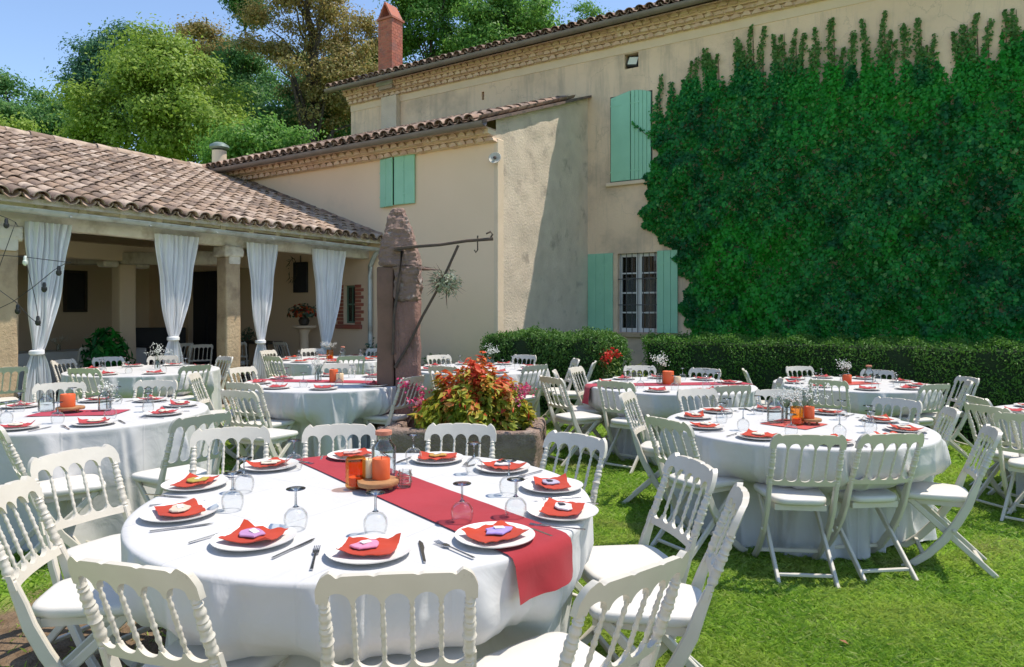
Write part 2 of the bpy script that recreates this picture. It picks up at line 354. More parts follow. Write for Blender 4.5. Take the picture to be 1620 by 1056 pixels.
M['plaster_inner'] = surf('inner_loggia_plaster', (0.74,0.59,0.43), (0.65,0.51,0.37), rough=0.92, scale=0.8, bump=0.2, bscale=12)
M['genoise'] = piece('genoise_clay', [(0, (0.58,0.40,0.29)), (0.5, (0.64,0.46,0.34)), (1, (0.50,0.33,0.235))], dirt=(0.66,0.51,0.37), bump=0.5)
M['tile'] = piece('roof_clay', [(0, (0.30,0.21,0.145)), (0.25, (0.40,0.285,0.205)), (0.5, (0.52,0.41,0.32)), (0.75, (0.35,0.24,0.165)), (0.9, (0.24,0.17,0.125)), (1, (0.17,0.13,0.10))], rough=0.9, bump=0.8, bscale=26, bdist=0.015, dirt=(0.20,0.145,0.115))
M['tile_dark'] = piece('old_roof_clay', [(0, (0.20,0.13,0.10)), (0.4, (0.34,0.22,0.16)), (0.7, (0.42,0.31,0.24)), (1, (0.16,0.11,0.09))], rough=0.9, bump=0.7, bscale=26, bdist=0.012, dirt=(0.10,0.08,0.07))
M['zinc'] = surf('zinc_gutter', (0.50,0.52,0.50), (0.40,0.42,0.40), rough=0.5, metal=0.3, scale=6, stain=(0.30,0.27,0.22), stain_scale=3)
M['gutter_brown'] = surf('brown_grey_gutter', (0.22,0.185,0.16), (0.17,0.145,0.125), rough=0.6, metal=0.2, scale=5)
M['limewood'] = surf('whitewashed_timber', (0.72,0.66,0.56), (0.60,0.54,0.45), rough=0.9, scale=5, bump=0.6, bscale=22, bdist=0.015, stain=(0.40,0.33,0.25), stain_scale=3)
M['limestone'] = surf('golden_limestone', (0.52,0.39,0.24), (0.42,0.30,0.18), rough=0.92, scale=4, bump=0.7, bscale=20, bdist=0.02, stain=(0.30,0.21,0.13), stain_scale=3)
M['floor'] = surf('loggia_paving', (0.46,0.39,0.31), (0.37,0.31,0.25), rough=0.8, scale=3, bump=0.2)
M['shutter'] = surf('mint_shutter_paint', (0.31,0.60,0.41), (0.27,0.54,0.365), rough=0.55, scale=3, bump=0.15, bscale=30, stain=(0.21,0.44,0.30), stain_scale=5, stain_lo=0.6, stain_hi=0.8)
M['frame_white'] = surf('white_window_paint', (0.72,0.71,0.68), (0.66,0.65,0.61), rough=0.5, scale=8)
M['iron'] = surf('rusty_iron', (0.075,0.06,0.05), (0.13,0.085,0.06), rough=0.75, scale=20, bump=0.4, metal=0.3)
M['iron_bar'] = surf('window_bar_iron', (0.06,0.06,0.062), (0.09,0.085,0.085), rough=0.6, scale=20)
M['brick'] = piece('chimney_brick', [(0, (0.40,0.13,0.08)), (0.5, (0.46,0.16,0.10)), (1, (0.34,0.10,0.065))], dirt=(0.30,0.13,0.10))
M['mortar'] = surf('mortar', (0.40,0.32,0.26), (0.34,0.27,0.22), rough=0.95, scale=8, bump=0.5)
M['chimney_red'] = surf('red_brick_mortar', (0.40,0.15,0.10), (0.36,0.13,0.085), rough=0.95, scale=8, bump=0.4)
M['dark'] = surf('black_and_shade', (0.02,0.021,0.025), (0.03,0.03,0.034), rough=0.8)  # black of the panels and piano, also shade colour behind the shutters
M['darkwood'] = surf('dark_wood', (0.035,0.026,0.02), (0.05,0.037,0.028), rough=0.6, scale=12, bump=0.2)
M['inner_dim'] = surf('dim_room', (0.10,0.09,0.08), (0.07,0.065,0.06), rough=0.9)
M['lamp_glass'] = surf('lamp_glass', (0.80,0.82,0.72), (0.75,0.77,0.68), rough=0.2)
M['black'] = surf('black_cable', (0.02,0.02,0.02), (0.03,0.03,0.03), rough=0.5)

# ------------------------------------------------------------------ ground
SOIL = c2w(-2.15, 3.0)
m, nt, b = newmat('lawn_soil'); L_ = nt.links
g = node(nt, 'ShaderNodeNewGeometry')
n1 = node(nt, 'ShaderNodeTexNoise'); n1.inputs['Scale'].default_value = 1.2; n1.inputs['Detail'].default_value = 8; L_.new(g.outputs['Position'], n1.inputs['Vector'])
r1 = ramp(nt, [(0.3, (0.14,0.25,0.025)), (0.55, (0.20,0.34,0.03)), (0.75, (0.26,0.32,0.06))]); L_.new(n1.outputs[0], r1.inputs[0])
n2 = node(nt, 'ShaderNodeTexNoise'); n2.inputs['Scale'].default_value = 9; n2.inputs['Detail'].default_value = 8; L_.new(g.outputs['Position'], n2.inputs['Vector'])
r2 = ramp(nt, [(0.3, (0.13,0.085,0.05)), (0.7, (0.24,0.17,0.11))]); L_.new(n2.outputs[0], r2.inputs[0])
dv = node(nt, 'ShaderNodeVectorMath', operation='DISTANCE'); L_.new(g.outputs['Position'], dv.inputs[0]); dv.inputs[1].default_value = tuple(SOIL)
ad = node(nt, 'ShaderNodeMath', operation='MULTIPLY_ADD'); L_.new(n1.outputs[0], ad.inputs[0]); ad.inputs[1].default_value = 1.2; L_.new(dv.outputs['Value'], ad.inputs[2])
r3 = ramp(nt, [(0.62, (0,0,0)), (0.80, (1,1,1))]); 
dvd = node(nt, 'ShaderNodeMath', operation='MULTIPLY'); dvd.inputs[1].default_value = 0.5; L_.new(ad.outputs[0], dvd.inputs[0]); L_.new(dvd.outputs[0], r3.inputs[0])
mx = node(nt, 'ShaderNodeMix', data_type='RGBA'); L_.new(r3.outputs[0], mx.inputs[0]); L_.new(r2.outputs[0], mx.inputs[6]); L_.new(r1.outputs[0], mx.inputs[7])
L_.new(mx.outputs[2], b.inputs['Base Color']); b.inputs['Roughness'].default_value = 0.95; b.inputs['Specular IOR Level'].default_value = 0.1
nb = node(nt, 'ShaderNodeTexNoise'); nb.inputs['Scale'].default_value = 45; nb.inputs['Detail'].default_value = 8; L_.new(g.outputs['Position'], nb.inputs['Vector'])
bp = node(nt, 'ShaderNodeBump'); bp.inputs['Strength'].default_value = 0.8; bp.inputs['Distance'].default_value = 0.04; L_.new(nb.outputs[0], bp.inputs['Height']); L_.new(bp.outputs[0], b.inputs['Normal'])
M['lawn'] = m
def ground_grid(xs, ys, dz=0.0):
    return MB().add([(x, y, gz(x, y)+dz) for y in ys for x in xs], [(j*len(xs)+i, j*len(xs)+i+1, (j+1)*len(xs)+i+1, (j+1)*len(xs)+i) for j in range(len(ys)-1) for i in range(len(xs)-1)])
fine = [-12+0.5*k for k in range(61)]
o = ground_grid([-300,-80,-30]+fine+[40,90,300], [-300,-80,-30]+fine+[40,90,400]).build('lawn', M['lawn'], smooth=True, angle=2); o['kind'] = 'structure'
M['gravel'] = surf('bounce_gravel', (0.50,0.40,0.29), (0.40,0.31,0.22), rough=0.95, scale=30, bump=0.6, bscale=120)  # unseen ground added behind the camera to bounce warm light forward
gx = [-9+0.4*k for k in range(46)]; gy = [-13+0.6*k for k in range(24)]+[1.0,1.4,1.8]
V = []
for j, zc in enumerate(gy):
    for xc in gx:
        q = c2w(xc, min(zc, 1.35+0.35*mnoise.noise(Vector((xc*0.8,1,0))) if xc < 2.2 else 0.3) if j >= 24 else zc); V.append((q.x, q.y, gz(q.x, q.y)+0.006))
o = MB().add(V, [(j*len(gx)+i, j*len(gx)+i+1, (j+1)*len(gx)+i+1, (j+1)*len(gx)+i) for j in range(len(gy)-1) for i in range(len(gx)-1)]).build('bounce_court', M['gravel']); o['kind'] = 'structure'
o = MB().box(-17.6,-9.55,-6,9.95,-0.3,0.03).build('loggia_floor', M['floor']); o['kind'] = 'structure'
# wooded slope behind the buildings
M['slope'] = surf('woodland_floor', (0.03,0.045,0.012), (0.05,0.055,0.02), rough=1, scale=0.4)
hb = MB(); nx, ny = 40, 24; V = []
for j in range(ny):
    for i in range(nx):
        x = -110 + i*5; y = 17 + j*4.5
        V.append((x, y, -0.4 + max(0, (y-24))*0.09 + (max(0,-x-20)*0.05) + 0.8*mnoise.noise(Vector((x*0.06, y*0.06, 0)))*min(1, (y-17)/12)))
hb.add(V, [(j*nx+i, j*nx+i+1, (j+1)*nx+i+1, (j+1)*nx+i) for j in range(ny-1) for i in range(nx-1)])
o = hb.build('hillside', M['slope'], smooth=True, angle=3); o['kind'] = 'structure'

# ------------------------------------------------------------------ clay roof pieces
def half_tile(L=0.42, r0=0.098, r1=0.078, th=0.013, seg=8):
    """canal tile: axis +Y (up the slope), convex +Z, lower wide end at y=0"""
    V = []; 
    for (y, r) in ((0, r0), (L, r1)):
        for rr in (r, r-th):
            for k in range(seg+1):
                a = math.pi*k/seg; V.append((rr*math.cos(a), y, rr*math.sin(a)*0.82))
    n = seg+1; Fc = []
    for k in range(seg):
        Fc += [(k, k+1, 2*n+k+1, 2*n+k), (n+k+1, n+k, 3*n+k, 3*n+k+1), (k+1, k, n+k, n+k+1), (2*n+k, 2*n+k+1, 3*n+k+1, 3*n+k)]
    Fc += [(0, 2*n, 3*n, n), (n-1, 2*n-1, 4*n-1, 3*n-1)]
    return V, Fc
TV, TF = half_tile()
def tile_mesh(name, mat):
    me = MB().add(TV, TF).mesh(name, True, R(50)); me.materials.append(mat); return me
def lay_tiles(parent, mat, e0, along, ncol, up, nrow, sp=0.215, ex=0.33, part_rule=lambda c, r: False, seed=1):
    """cover tiles in columns up a slope; those part_rule picks are parts, the rest and the channel tiles are joined"""
    rr = random.Random(seed); me = tile_mesh('cover_tile', mat); along = along.normalized(); up = up.normalized(); nor = along.cross(up)
    if nor.z < 0: nor = -nor
    xa = up.cross(nor)
    stuff, pans = MB(), MB()
    for c in range(ncol):
        wob = rr.uniform(-0.012, 0.012)
        for r in range(nrow):
            p = e0 + along*(sp*(c+0.5)+wob+rr.uniform(-0.008,0.008)) + up*(ex*r + rr.uniform(-0.02,0.02)) + nor*(0.045+rr.uniform(-0.004,0.006))
            yaw = rr.uniform(-0.035,0.035); tilt = 0.035
            B = Matrix((xa, up, nor)).transposed() @ Matrix.Rotation(yaw, 3, 'Z') @ Matrix.Rotation(-tilt, 3, 'X')
            T = Matrix.Translation(p) @ B.to_4x4()
            if part_rule(c, r):
                o = link('cover_tile', me, None, parent); o.matrix_world = T
            else: stuff.add([T @ Vector(v) for v in TV], TF)
        for r in range(0, nrow):
            p = e0 + along*(sp*(c+1.0)) + up*(ex*r + 0.03*rr.random() + ex) + nor*0.075
            B = Matrix((xa, -up, -nor)).transposed()
            B = Matrix((-xa, up, -nor)).transposed()
            T = Matrix.Translation(p-up*ex) @ B.to_4x4()
            pans.add([T @ Vector(v) for v in TV], TF)
    if stuff.V: o = stuff.build('cover_tile_field', mat, parent, True); o['kind'] = 'stuff'
    o = pans.build('channel_tile_field', mat, parent, True); o['kind'] = 'stuff'

# ------------------------------------------------------------------ main house
YM = 13.55; XL = -13.9; XR = 6.5; ZE = 7.40
house = thing('main_house', 'long two storey ochre plastered farmhouse with clay roof and ivy on its wall', 'house', (0,0,0))
lw0, lw1 = on_Y(977, 402, YM), on_Y(1040, 527, YM)          # barred window
us0, us1 = on_Y(967, 150, YM), on_Y(1029, 282, YM)          # shuttered upper window
fl0, fl1 = on_Y(988, 79, YM), on_Y(1010, 106, YM)           # floodlight niche
vs0, vs1 = on_Y(762, 146, YM), on_Y(766, 158, YM)           # vent slit
ZB = 6.90                                                    # lower edge of the pale band
wb = MB(); plc = lambda a, z, d: (a, YM+d, z)
wall_sheet(wb, XL, XR, 0, ZB, [(lw0.x, lw1.x, lw1.z, lw0.z), (vs0.x, vs1.x, vs1.z, vs0.z, 1), (fl0.x, fl1.x, fl1.z, min(fl0.z, ZB-0.02), 1)], plc, 0.28)
wb.add([(XL,YM,0),(XL,YM+9,0),(XL,YM+9,ZE+0.3),(XL,YM+4.5,ZE+1.7),(XL,YM,ZE)], [(0,1,2,3,4)])
wb.add([(XR,YM,0),(XR,YM+9,0),(XR,YM+9,ZE+0.3),(XR,YM+4.5,ZE+1.7),(XR,YM,ZE)], [(4,3,2,1,0)])
wb.add([(XL,YM+9,0),(XR,YM+9,0),(XR,YM+9,ZE+0.3),(XL,YM+9,ZE+0.3)], [(0,1,2,3)])
wb.build('wall', M['plaster_main'], house)
bb = MB(); bb.box(XL-0.003, XR, YM-0.015, YM+0.2, ZB, ZE); bb.build('plaster_band', M['plaster_band'], house)
# cornice of clay tile ends, two courses
gm = MB(); seg = 7
V = []; rad = 0.085
for y in (0, 0.30):
    V += [(rad*math.cos(math.pi*k/seg), y, 0.085*math.sin(math.pi*k/seg)) for k in range(seg+1)]
gm.add(V, [tuple(range(seg+1))[::-1], tuple(range(seg+1, 2*seg+2))] + [(k, k+1, seg+2+k, seg+1+k) for k in range(seg)] + [(0, seg+1, 2*seg+1, seg)])
gmesh = gm.mesh('cornice_tile', True, R(40)); gmesh.materials.append(M['genoise'])
def genoise(parent, x0, x1, yw, ztop, courses, sp=0.19, rgn=None):
    rr = random.Random(3)
    for c in range(courses):
        z = ztop - 0.105*(c+1); pr = 0.30*(courses-c)/courses
        MB().box(x0, x1, yw-pr-0.015, yw, z+0.078, z+0.103).build('cornice_course', M['genoise'], parent)
        MB().box(x0, x1, yw-pr+0.05, yw, z-0.003, z+0.077).build('cornice_mortar', M['plaster_band'], parent)
        n = int((x1-x0)/sp)
        for i in range(n):
            o = link('cornice_tile', gmesh, None, parent)
            o.location = (x0+sp*(i+0.5+0.5*(c%2))+rr.uniform(-0.012,0.012), yw-pr+rr.uniform(-0.012,0.012), z+rr.uniform(-0.006,0.006)); o.rotation_euler = (rr.uniform(-0.05,0.05), rr.uniform(-0.08,0.08), rr.uniform(-0.06,0.06)); o.scale = (rr.uniform(0.9,1.04), 1, rr.uniform(0.85,1))
genoise(house, XL-0.02, -1.2, YM-0.015, ZE, 3)
gx = MB(); gx.box(-1.2, XR, YM-0.30, YM-0.015, ZE-0.30, ZE); gx.build('cornice_course', M['genoise'], house)
# roof
hroof = MB(); pit = math.tan(R(19)); e_y = YM-0.50; e_z = ZE+0.02
hroof.add([(XL-0.35,e_y,e_z),(XR,e_y,e_z),(XR,YM+4.5,e_z+pit*5.0),(XL-0.35,YM+4.5,e_z+pit*5.0),
           (XL-0.35,e_y,e_z+0.06),(XR,e_y,e_z+0.06),(XR,YM+4.5,e_z+0.06+pit*5.0),(XL-0.35,YM+4.5,e_z+0.06+pit*5.0),
           (XL-0.35,YM+9.4,e_z),(XR,YM+9.4,e_z),(XL-0.35,YM+9.4,e_z+0.06),(XR,YM+9.4,e_z+0.06)],
          [(0,3,2,1),(4,5,6,7),(0,1,5,4),(0,4,7,3),(1,2,6,5),(3,8,9,2),(7,6,11,10),(8,10,11,9),(3,7,10,8),(2,9,11,6)])
hr = hroof.build('roof', M['tile_dark'], house)
lay_tiles(hr, M['tile_dark'], Vector((XL-0.35, e_y-0.08, e_z+0.03)), Vector((1,0,0)), 92, Vector((0,1,pit)), 5, part_rule=lambda c, r: r == 0 and c < 56, seed=4)
gut = MB(); 
def half_gutter(mb, p0, p1, out, r=0.075, seg=8, n=2):
    """half-round gutter between two points, open above"""
    p0, p1 = Vector(p0), Vector(p1); V = []
    for i in range(n):
        p = p0.lerp(p1, i/(n-1))
        for rr_ in (r, r-0.008):
            for k in range(seg+1):
                a = math.pi + math.pi*k/seg; V.append(p + out*rr_*math.cos(a) + Vector((0,0,1))*rr_*math.sin(a))
    q = seg+1
    Fc = []
    for i in range(n-1):
        b0, b1 = i*2*q, (i+1)*2*q
        for k in range(seg):
            Fc += [(b0+k,b0+k+1,b1+k+1,b1+k), (b0+q+k+1,b0+q+k,b1+q+k,b1+q+k+1)]
        Fc += [(b0,b1,b1+q,b0+q),(b0+seg,b0+q+seg,b1+q+seg,b1+seg)]
    mb.add(V, Fc)
half_gutter(gut, (XL-0.35, e_y-0.07, e_z-0.01), (XR, e_y-0.07, e_z-0.01), Vector((0,-1,0)), 0.085); gut.build('gutter', M['gutter_brown'], house, True)
# chimney with its breast on the wall
cx0, cx1 = on_Y(598, 100, YM-0.3).x, on_Y(620, 100, YM-0.3).x
ch = MB(); ch.box(cx0+0.01, cx1-0.01, YM-0.29, YM+0.11, 7.2, 8.98); cho = ch.build('chimney', M['mortar'], house)
rr = random.Random(5); w = cx1-cx0
for k in range(21):
    z0 = 7.30+k*0.08
    for side in range(2):
        nb_ = 3; off = (k%2)*0.5
        ln = (w if side == 0 else 0.42)
        for i in range(nb_+1):
            a0, a1 = max(0, (i-off)/nb_*ln), min(ln, (i+1-off)/nb_*ln)
            if a1-a0 < 0.03: continue
            a0 += 0.004; a1 -= 0.004; j = rr.uniform(0.004,0.008)
            if side == 0: bm_ = MB().box(cx0+a0, cx0+a1, YM-0.29-j, YM-0.26, z0, z0+0.073)
            else: bm_ = MB().box(cx1-0.03, cx1-0.01+j, YM-0.29+a0*0.95, YM-0.29+a1*0.95, z0, z0+0.073)
            bm_.build('brick', M['brick'], cho)
cp = MB(); cp.box(cx0-0.03, cx1+0.03, YM-0.33, YM+0.15, 8.981, 9.03); cp.build('chimney_cap', M['chimney_red'], cho)
for sgn in (-1, 1):      # leaning brick slabs above the flue
    xm = (cx0+cx1)/2
    mxt = Matrix.Translation((xm, YM-0.09, 9.03))
    MB().add([mxt @ Vector(v) for v in [(sgn*w*0.5,-0.22,0),(sgn*w*0.5,0.22,0),(sgn*0.012,0.22,0.40),(sgn*0.012,-0.22,0.40),(sgn*(w*0.5-0.06),-0.22,0),(sgn*(w*0.5-0.06),0.22,0),(sgn*0.012,0.22,0.33),(sgn*0.012,-0.22,0.33)]],
             [(0,1,2,3),(7,6,5,4),(0,3,7,4),(1,5,6,2),(0,4,5,1),(3,2,6,7)]).build('cowl_slab', M['brick'], cho)
MB().box(cx0-0.04, cx1+0.04, YM-0.335, YM+0.02, 7.295, 7.40).build('flashing', M['zinc'], cho)
MB().box(cx0-0.02, cx1+0.02, YM-0.16, YM-0.016, 3.0, 7.05).build('chimney_breast', M['plaster_rough'], house)
# upper shutters (closed, vertical planks, arched head)
def shutter(parent, x0, x1, z0, z1, y, np_=4, arch=None, rz=0.0, hinge='l', thick=0.035, ledges=False, mat=None):
    o = bpy.data.objects.new('shutter', None); C.objects.link(o); o.parent = parent
    w_ = x1-x0; o.location = (x0 if hinge == 'l' else x1, y, z0); o.rotation_euler = (0,0,rz)
    for i in range(np_):
        a0 = w_*i/np_+0.003; a1 = w_*(i+1)/np_-0.003
        t0, t1 = (arch(a0), arch(a1)) if arch else (z1-z0, z1-z0)
        s0 = 0 if hinge == 'l' else -w_
        mb = MB(); V = [(s0+a0,0,0),(s0+a1,0,0),(s0+a1,0,t1),(s0+a0,0,t0)]; V += [(x,-thick,z) for x,_,z in V]
        mb.add(V, [(0,1,2,3),(7,6,5,4),(0,4,5,1),(1,5,6,2),(2,6,7,3),(3,7,4,0)])
        pm = mb.mesh('plank'); bm = bmesh.new(); bm.from_mesh(pm); bmesh.ops.bevel(bm, geom=list(bm.edges), offset=0.005, segments=1, affect='EDGES'); bm.to_mesh(pm); bm.free()
        link('plank', pm, mat or M['shutter'], o)
    for zz in (0.18, (z1-z0)-0.28):
        s0 = 0 if hinge == 'l' else -w_
        if ledges: MB().box(s0+0.02, s0+w_-0.02, -thick-0.022, -thick, zz, zz+0.09, 0.005).build('ledge', mat or M['shutter'], o)
        else: MB().box(s0+0.0 if hinge == 'l' else s0+w_*0.45, s0+w_*0.55 if hinge == 'l' else s0+w_, -thick-0.005, -thick, zz, zz+0.03).build('strap_hinge', M['shutter'], o)
    return o
xm = us0.x + 0.47*(us1.x-us0.x+0.08); half = xm-us0.x
ar = lambda c0, sgn: (lambda a: (us0.z-us1.z) - 0.10*((c0+sgn*a)/half)**2)
MB().box(us0.x-0.02, us0.x+2*half+0.02, YM-0.003, YM+0.05, us1.z-0.02, us0.z-0.06).build('window_shade_slab', M['dark'], house)  # flat slab on the wall, its near-black colour standing for shade behind the shutters
shutter(house, us0.x, xm-0.006, us1.z, us0.z, YM-0.004, 1, lambda a: (us0.z-us1.z)-0.10*((half-a)/half)**2)
shutter(house, xm+0.006, xm+half, us1.z, us0.z, YM-0.004, 5, lambda a: (us0.z-us1.z)-0.10*(a/half)**2, hinge='l')
MB().box(us0.x-0.1, xm+half+0.1, YM-0.07, YM-0.003, us1.z-0.10, us1.z-0.02, 0.01).build('window_sill', M['plaster_band'], house)
# lower barred window
win = bpy.data.objects.new('window', None); C.objects.link(win); win.parent = house; win.location = (lw0.x, YM+0.10, lw1.z)
ww, wh = lw1.x-lw0.x, lw0.z-lw1.z
for s_ in range(2):
    x0 = s_*ww/2; fr = MB()
    fr.box(x0+0.004, x0+0.06, 0, 0.05, 0.004, wh-0.004); fr.box(x0+ww/2-0.06, x0+ww/2-0.004, 0, 0.05, 0.004, wh-0.004)
    fr.box(x0+0.06, x0+ww/2-0.06, 0.001, 0.049, 0.004, 0.09); fr.box(x0+0.06, x0+ww/2-0.06, 0.001, 0.049, wh-0.07, wh-0.004)
    fr.build('casement_frame', M['frame_white'], win)
    for k in range(1, 4): MB().box(x0+0.06, x0+ww/2-0.06, 0.005, 0.04, wh*k/4-0.014, wh*k/4+0.014).build('glazing_bar', M['frame_white'], win)
    for k in range(4): MB().box(x0+0.055, x0+ww/2-0.055, 0.02, 0.026, wh*k/4+0.02, wh*(k+1)/4-0.018).build('pane', M['pane'], win)
    MB().box(x0+0.09, x0+ww/2-0.07, 0.14, 0.15, 0.10, wh*0.70).build('net_curtain', M['curtain'], win)
for k in range(7):
    x = ww*(k+0.5)/7; MB().tube([(x,-0.07,0.0),(x,-0.07,wh)], 0.009, 6).build('window_bar', M['iron_bar'], win, True)
for z in (0.02+wh*0.33, wh*0.67): MB().box(-0.02, ww+0.02, -0.082, -0.058, z, z+0.018).build('bar_rail', M['iron_bar'], win)
MB().box(lw0.x-0.5, lw1.x+0.5, YM+0.5, YM+0.55, lw1.z-0.3, lw0.z+0.3).build('room_behind_window', M['inner_dim'], house)
MB().box(lw0.x-0.08, lw1.x+0.08, YM-0.09, YM-0.003, lw1.z-0.10, lw1.z-0.004, 0.01).build('window_sill', M['limestone'], house)
sh = on_Y(930, 402, YM).x
shutter(house, sh, lw0.x-0.09, lw1.z, lw0.z+0.02, YM-0.02, 3, rz=R(-4), hinge='r', ledges=False)
shutter(house, lw1.x+0.01, on_Y(1074, 400, YM).x, lw1.z, lw0.z+0.02, YM-0.02, 3, rz=R(-3), hinge='l')
# floodlight in its niche
fo = bpy.data.objects.new('floodlight', None); C.objects.link(fo); fo.parent = house; fo.location = ((fl0.x+fl1.x)/2, YM+0.13, (fl1.z+min(fl0.z,ZB-0.02))/2); fo.rotation_euler = (R(-18), R(10), 0)
MB().box(-0.13,0.13,-0.06,0.03,-0.12,0.12,0.012).build('housing', M['black'], fo); MB().box(-0.10,0.10,-0.066,-0.061,-0.085,0.085).build('lens', M['lamp_glass'], fo)

# ------------------------------------------------------------------ annex
YA, XA, XAL, ZA = 10.0, -6.75, -14.5, 4.62
annex = thing('annex', 'lower cream plastered wing with sloping clay roof joined to the farmhouse', 'house', (0,0,0))
rz_top = 5.94; pitA = 0.36
ab = MB()
bw0, bw1 = on_Y(544, 452, YA), on_Y(562, 512, YA)
dr0, dr1 = on_Y(298, 430, YA), on_Y(345, 560, YA)
wall_sheet(ab, XAL-3.0, XA, 0, ZA, [(bw0.x, bw1.x, bw1.z, bw0.z, 1), (dr0.x, dr1.x, 0.0, dr0.z, 1)], lambda a, z, d: (a, YA+d, z), 0.2)
ab.build('front_wall', M['plaster_annex'], annex)
sb = MB(); ny_, nz_ = 40, 60; V = []
for j in range(nz_+1):
    for i in range(ny_+1):
        y = YA + (YM-YA)*i/ny_; zt = ZA+0.06+pitA*(y-(YA-0.42))-0.004; z = zt*j/nz_
        e = 0.0 if i in (0, ny_) else 1.0
        V.append((XA + e*(0.03*mnoise.noise(Vector((y*1.3, z*1.1, 2)))+0.012*mnoise.noise(Vector((y*5, z*5, 9)))) , y, z))
sb.add(V, [(j*(ny_+1)+i, j*(ny_+1)+i+1, (j+1)*(ny_+1)+i+1, (j+1)*(ny_+1)+i) for j in range(nz_) for i in range(ny_)])
sb.build('side_wall', M['plaster_rough'], annex, True, 2)
MB().box(XA-0.05, XA+0.035, YA-0.004, YA+0.20, 0, ZA-0.12, 0.012).build('corner_strip', M['plaster_band'], annex)
genoise(annex, XAL-0.1, XA, YA, ZA+0.03, 2, 0.195)
ar_ = MB(); pitA = 0.36; ey, ez = YA-0.42, ZA+0.03-0.02*0
ez = ZA+0.06
ar_.add([(XAL-0.3,ey,ez),(XA+0.10,ey,ez),(XA+0.10,YM-0.02,ez+pitA*(YM-0.02-ey)),(XAL-0.3,YM-0.02,ez+pitA*(YM-0.02-ey))] + [(XAL-0.3,ey,ez+0.05),(XA+0.10,ey,ez+0.05),(XA+0.10,YM-0.02,ez+0.05+pitA*(YM-0.02-ey)),(XAL-0.3,YM-0.02,ez+0.05+pitA*(YM-0.02-ey))],
        [(0,3,2,1),(4,5,6,7),(0,1,5,4),(1,2,6,5),(2,3,7,6),(3,0,4,7)])
aro = ar_.build('roof', M['tile_dark'], annex)
lay_tiles(aro, M['tile_dark'], Vector((XAL-0.3, ey-0.08, ez+0.025)), Vector((1,0,0)), 37, Vector((0,1,pitA)), 11, part_rule=lambda c, r: r == 0 or c == 36, seed=8)
g2 = MB(); half_gutter(g2, (XAL-0.3, ey-0.075, ez-0.01), (XA+0.1, ey-0.075, ez-0.01), Vector((0,-1,0)), 0.08); g2.build('gutter', M['gutter_brown'], annex, True)
# annex shutters, left leaf ajar
as0, as1 = on_Y(606, 253, YA), on_Y(658, 322, YA); am = on_Y(627, 253, YA).x
MB().box(as0.x+0.03, as1.x-0.03, YA-0.004, YA+0.03, as1.z+0.02, as0.z-0.02).build('window_shade_slab', M['dark'], annex)  # same dark slab here, shade of the shuttered opening put into its colour
shutter(annex, as0.x-0.03, am-0.004, as1.z-0.02, as0.z-0.01, YA-0.02, 2, rz=R(-9), hinge='l')
shutter(annex, am, as1.x, as1.z, as0.z, YA-0.015, 2, hinge='r', rz=R(3))
# brick-framed small window
wn_ = bpy.data.objects.new('window', None); C.objects.link(wn_); wn_.parent = annex; wn_.location = (bw0.x, YA+0.08, bw1.z)
w2, h2 = bw1.x-bw0.x, bw0.z-bw1.z
f2 = MB(); f2.box(0.003,0.035,0,0.04,0.003,h2-0.003); f2.box(w2-0.035,w2-0.003,0,0.04,0.003,h2-0.003); f2.box(0.036,w2-0.036,0.001,0.039,0.003,0.04); f2.box(0.036,w2-0.036,0.001,0.039,h2-0.04,h2-0.003); f2.box(0.036,w2-0.036,0.001,0.039,h2*0.5-0.015,h2*0.5+0.015); f2.box(w2/2-0.012,w2/2+0.012,0.002,0.038,0.04,h2-0.04)
f2.build('frame', surf('green_window_paint', (0.16,0.25,0.17), (0.12,0.2,0.14), rough=0.5), wn_); MB().box(0.03,w2-0.03,0.018,0.022,0.03,h2-0.03).build('pane', M['pane'], wn_)
for k in range(11):
    z = bw1.z-0.02+k*(h2+0.04)/11
    for s_ in (-1, 1):
        ln = 0.24 if k % 2 else 0.17; xx = bw1.x if s_ > 0 else bw0.x
        MB().box(*sorted((xx+0.004*s_, xx+s_*ln)), YA-0.012-0.006*rr.random(), YA-0.002, z, z+(h2+0.04)/11-0.012, 0.004).build('brick', M['brick'], annex)
MB().box(bw0.x-0.2, bw1.x+0.2, YA-0.05, YA-0.002, bw1.z-0.11, bw1.z-0.025, 0.008).build('window_sill', M['brick'], annex)
# lamp on the annex corner
lo = bpy.data.objects.new('wall_lamp', None); C.objects.link(lo); lo.parent = annex; lo.location = (XA+0.02, YA-0.05, on_Y(783, 253, YA).z); lo.rotation_euler = (R(70), 0, R(20))
MB().lathe([(0,0.015),(0.015,0.07),(0.03,0.105),(0.038,0.11),(0.042,0.105),(0.022,0.065),(0.018,0.02)], 20, (0,0,0), (0,0,1)).build('reflector', surf('lamp_enamel', (0.52,0.49,0.42), (0.44,0.41,0.35), rough=0.6), lo, True)
MB().lathe([(0.022,0.001),(0.026,0.025),(0.045,0.032),(0.055,0.015),(0.057,0.001)], 12).build('bulb', M['iron'], lo, True)
MB().tube([(0,0,0.02),(0,0.10,-0.03),(-0.02,0.14,-0.14)], 0.012, 6).build('bracket', M['iron'], lo, True)
# downpipe
dp = on_Y(584, 420, YA-0.1); MB().tube([(-9.42, 9.9, 2.66),(-9.5, 9.9, 2.60),(dp.x,YA-0.07,2.38),(dp.x,YA-0.07,2.2),(dp.x,YA-0.07,0.05)], 0.045, 10).build('downpipe', M['zinc'], annex, True)
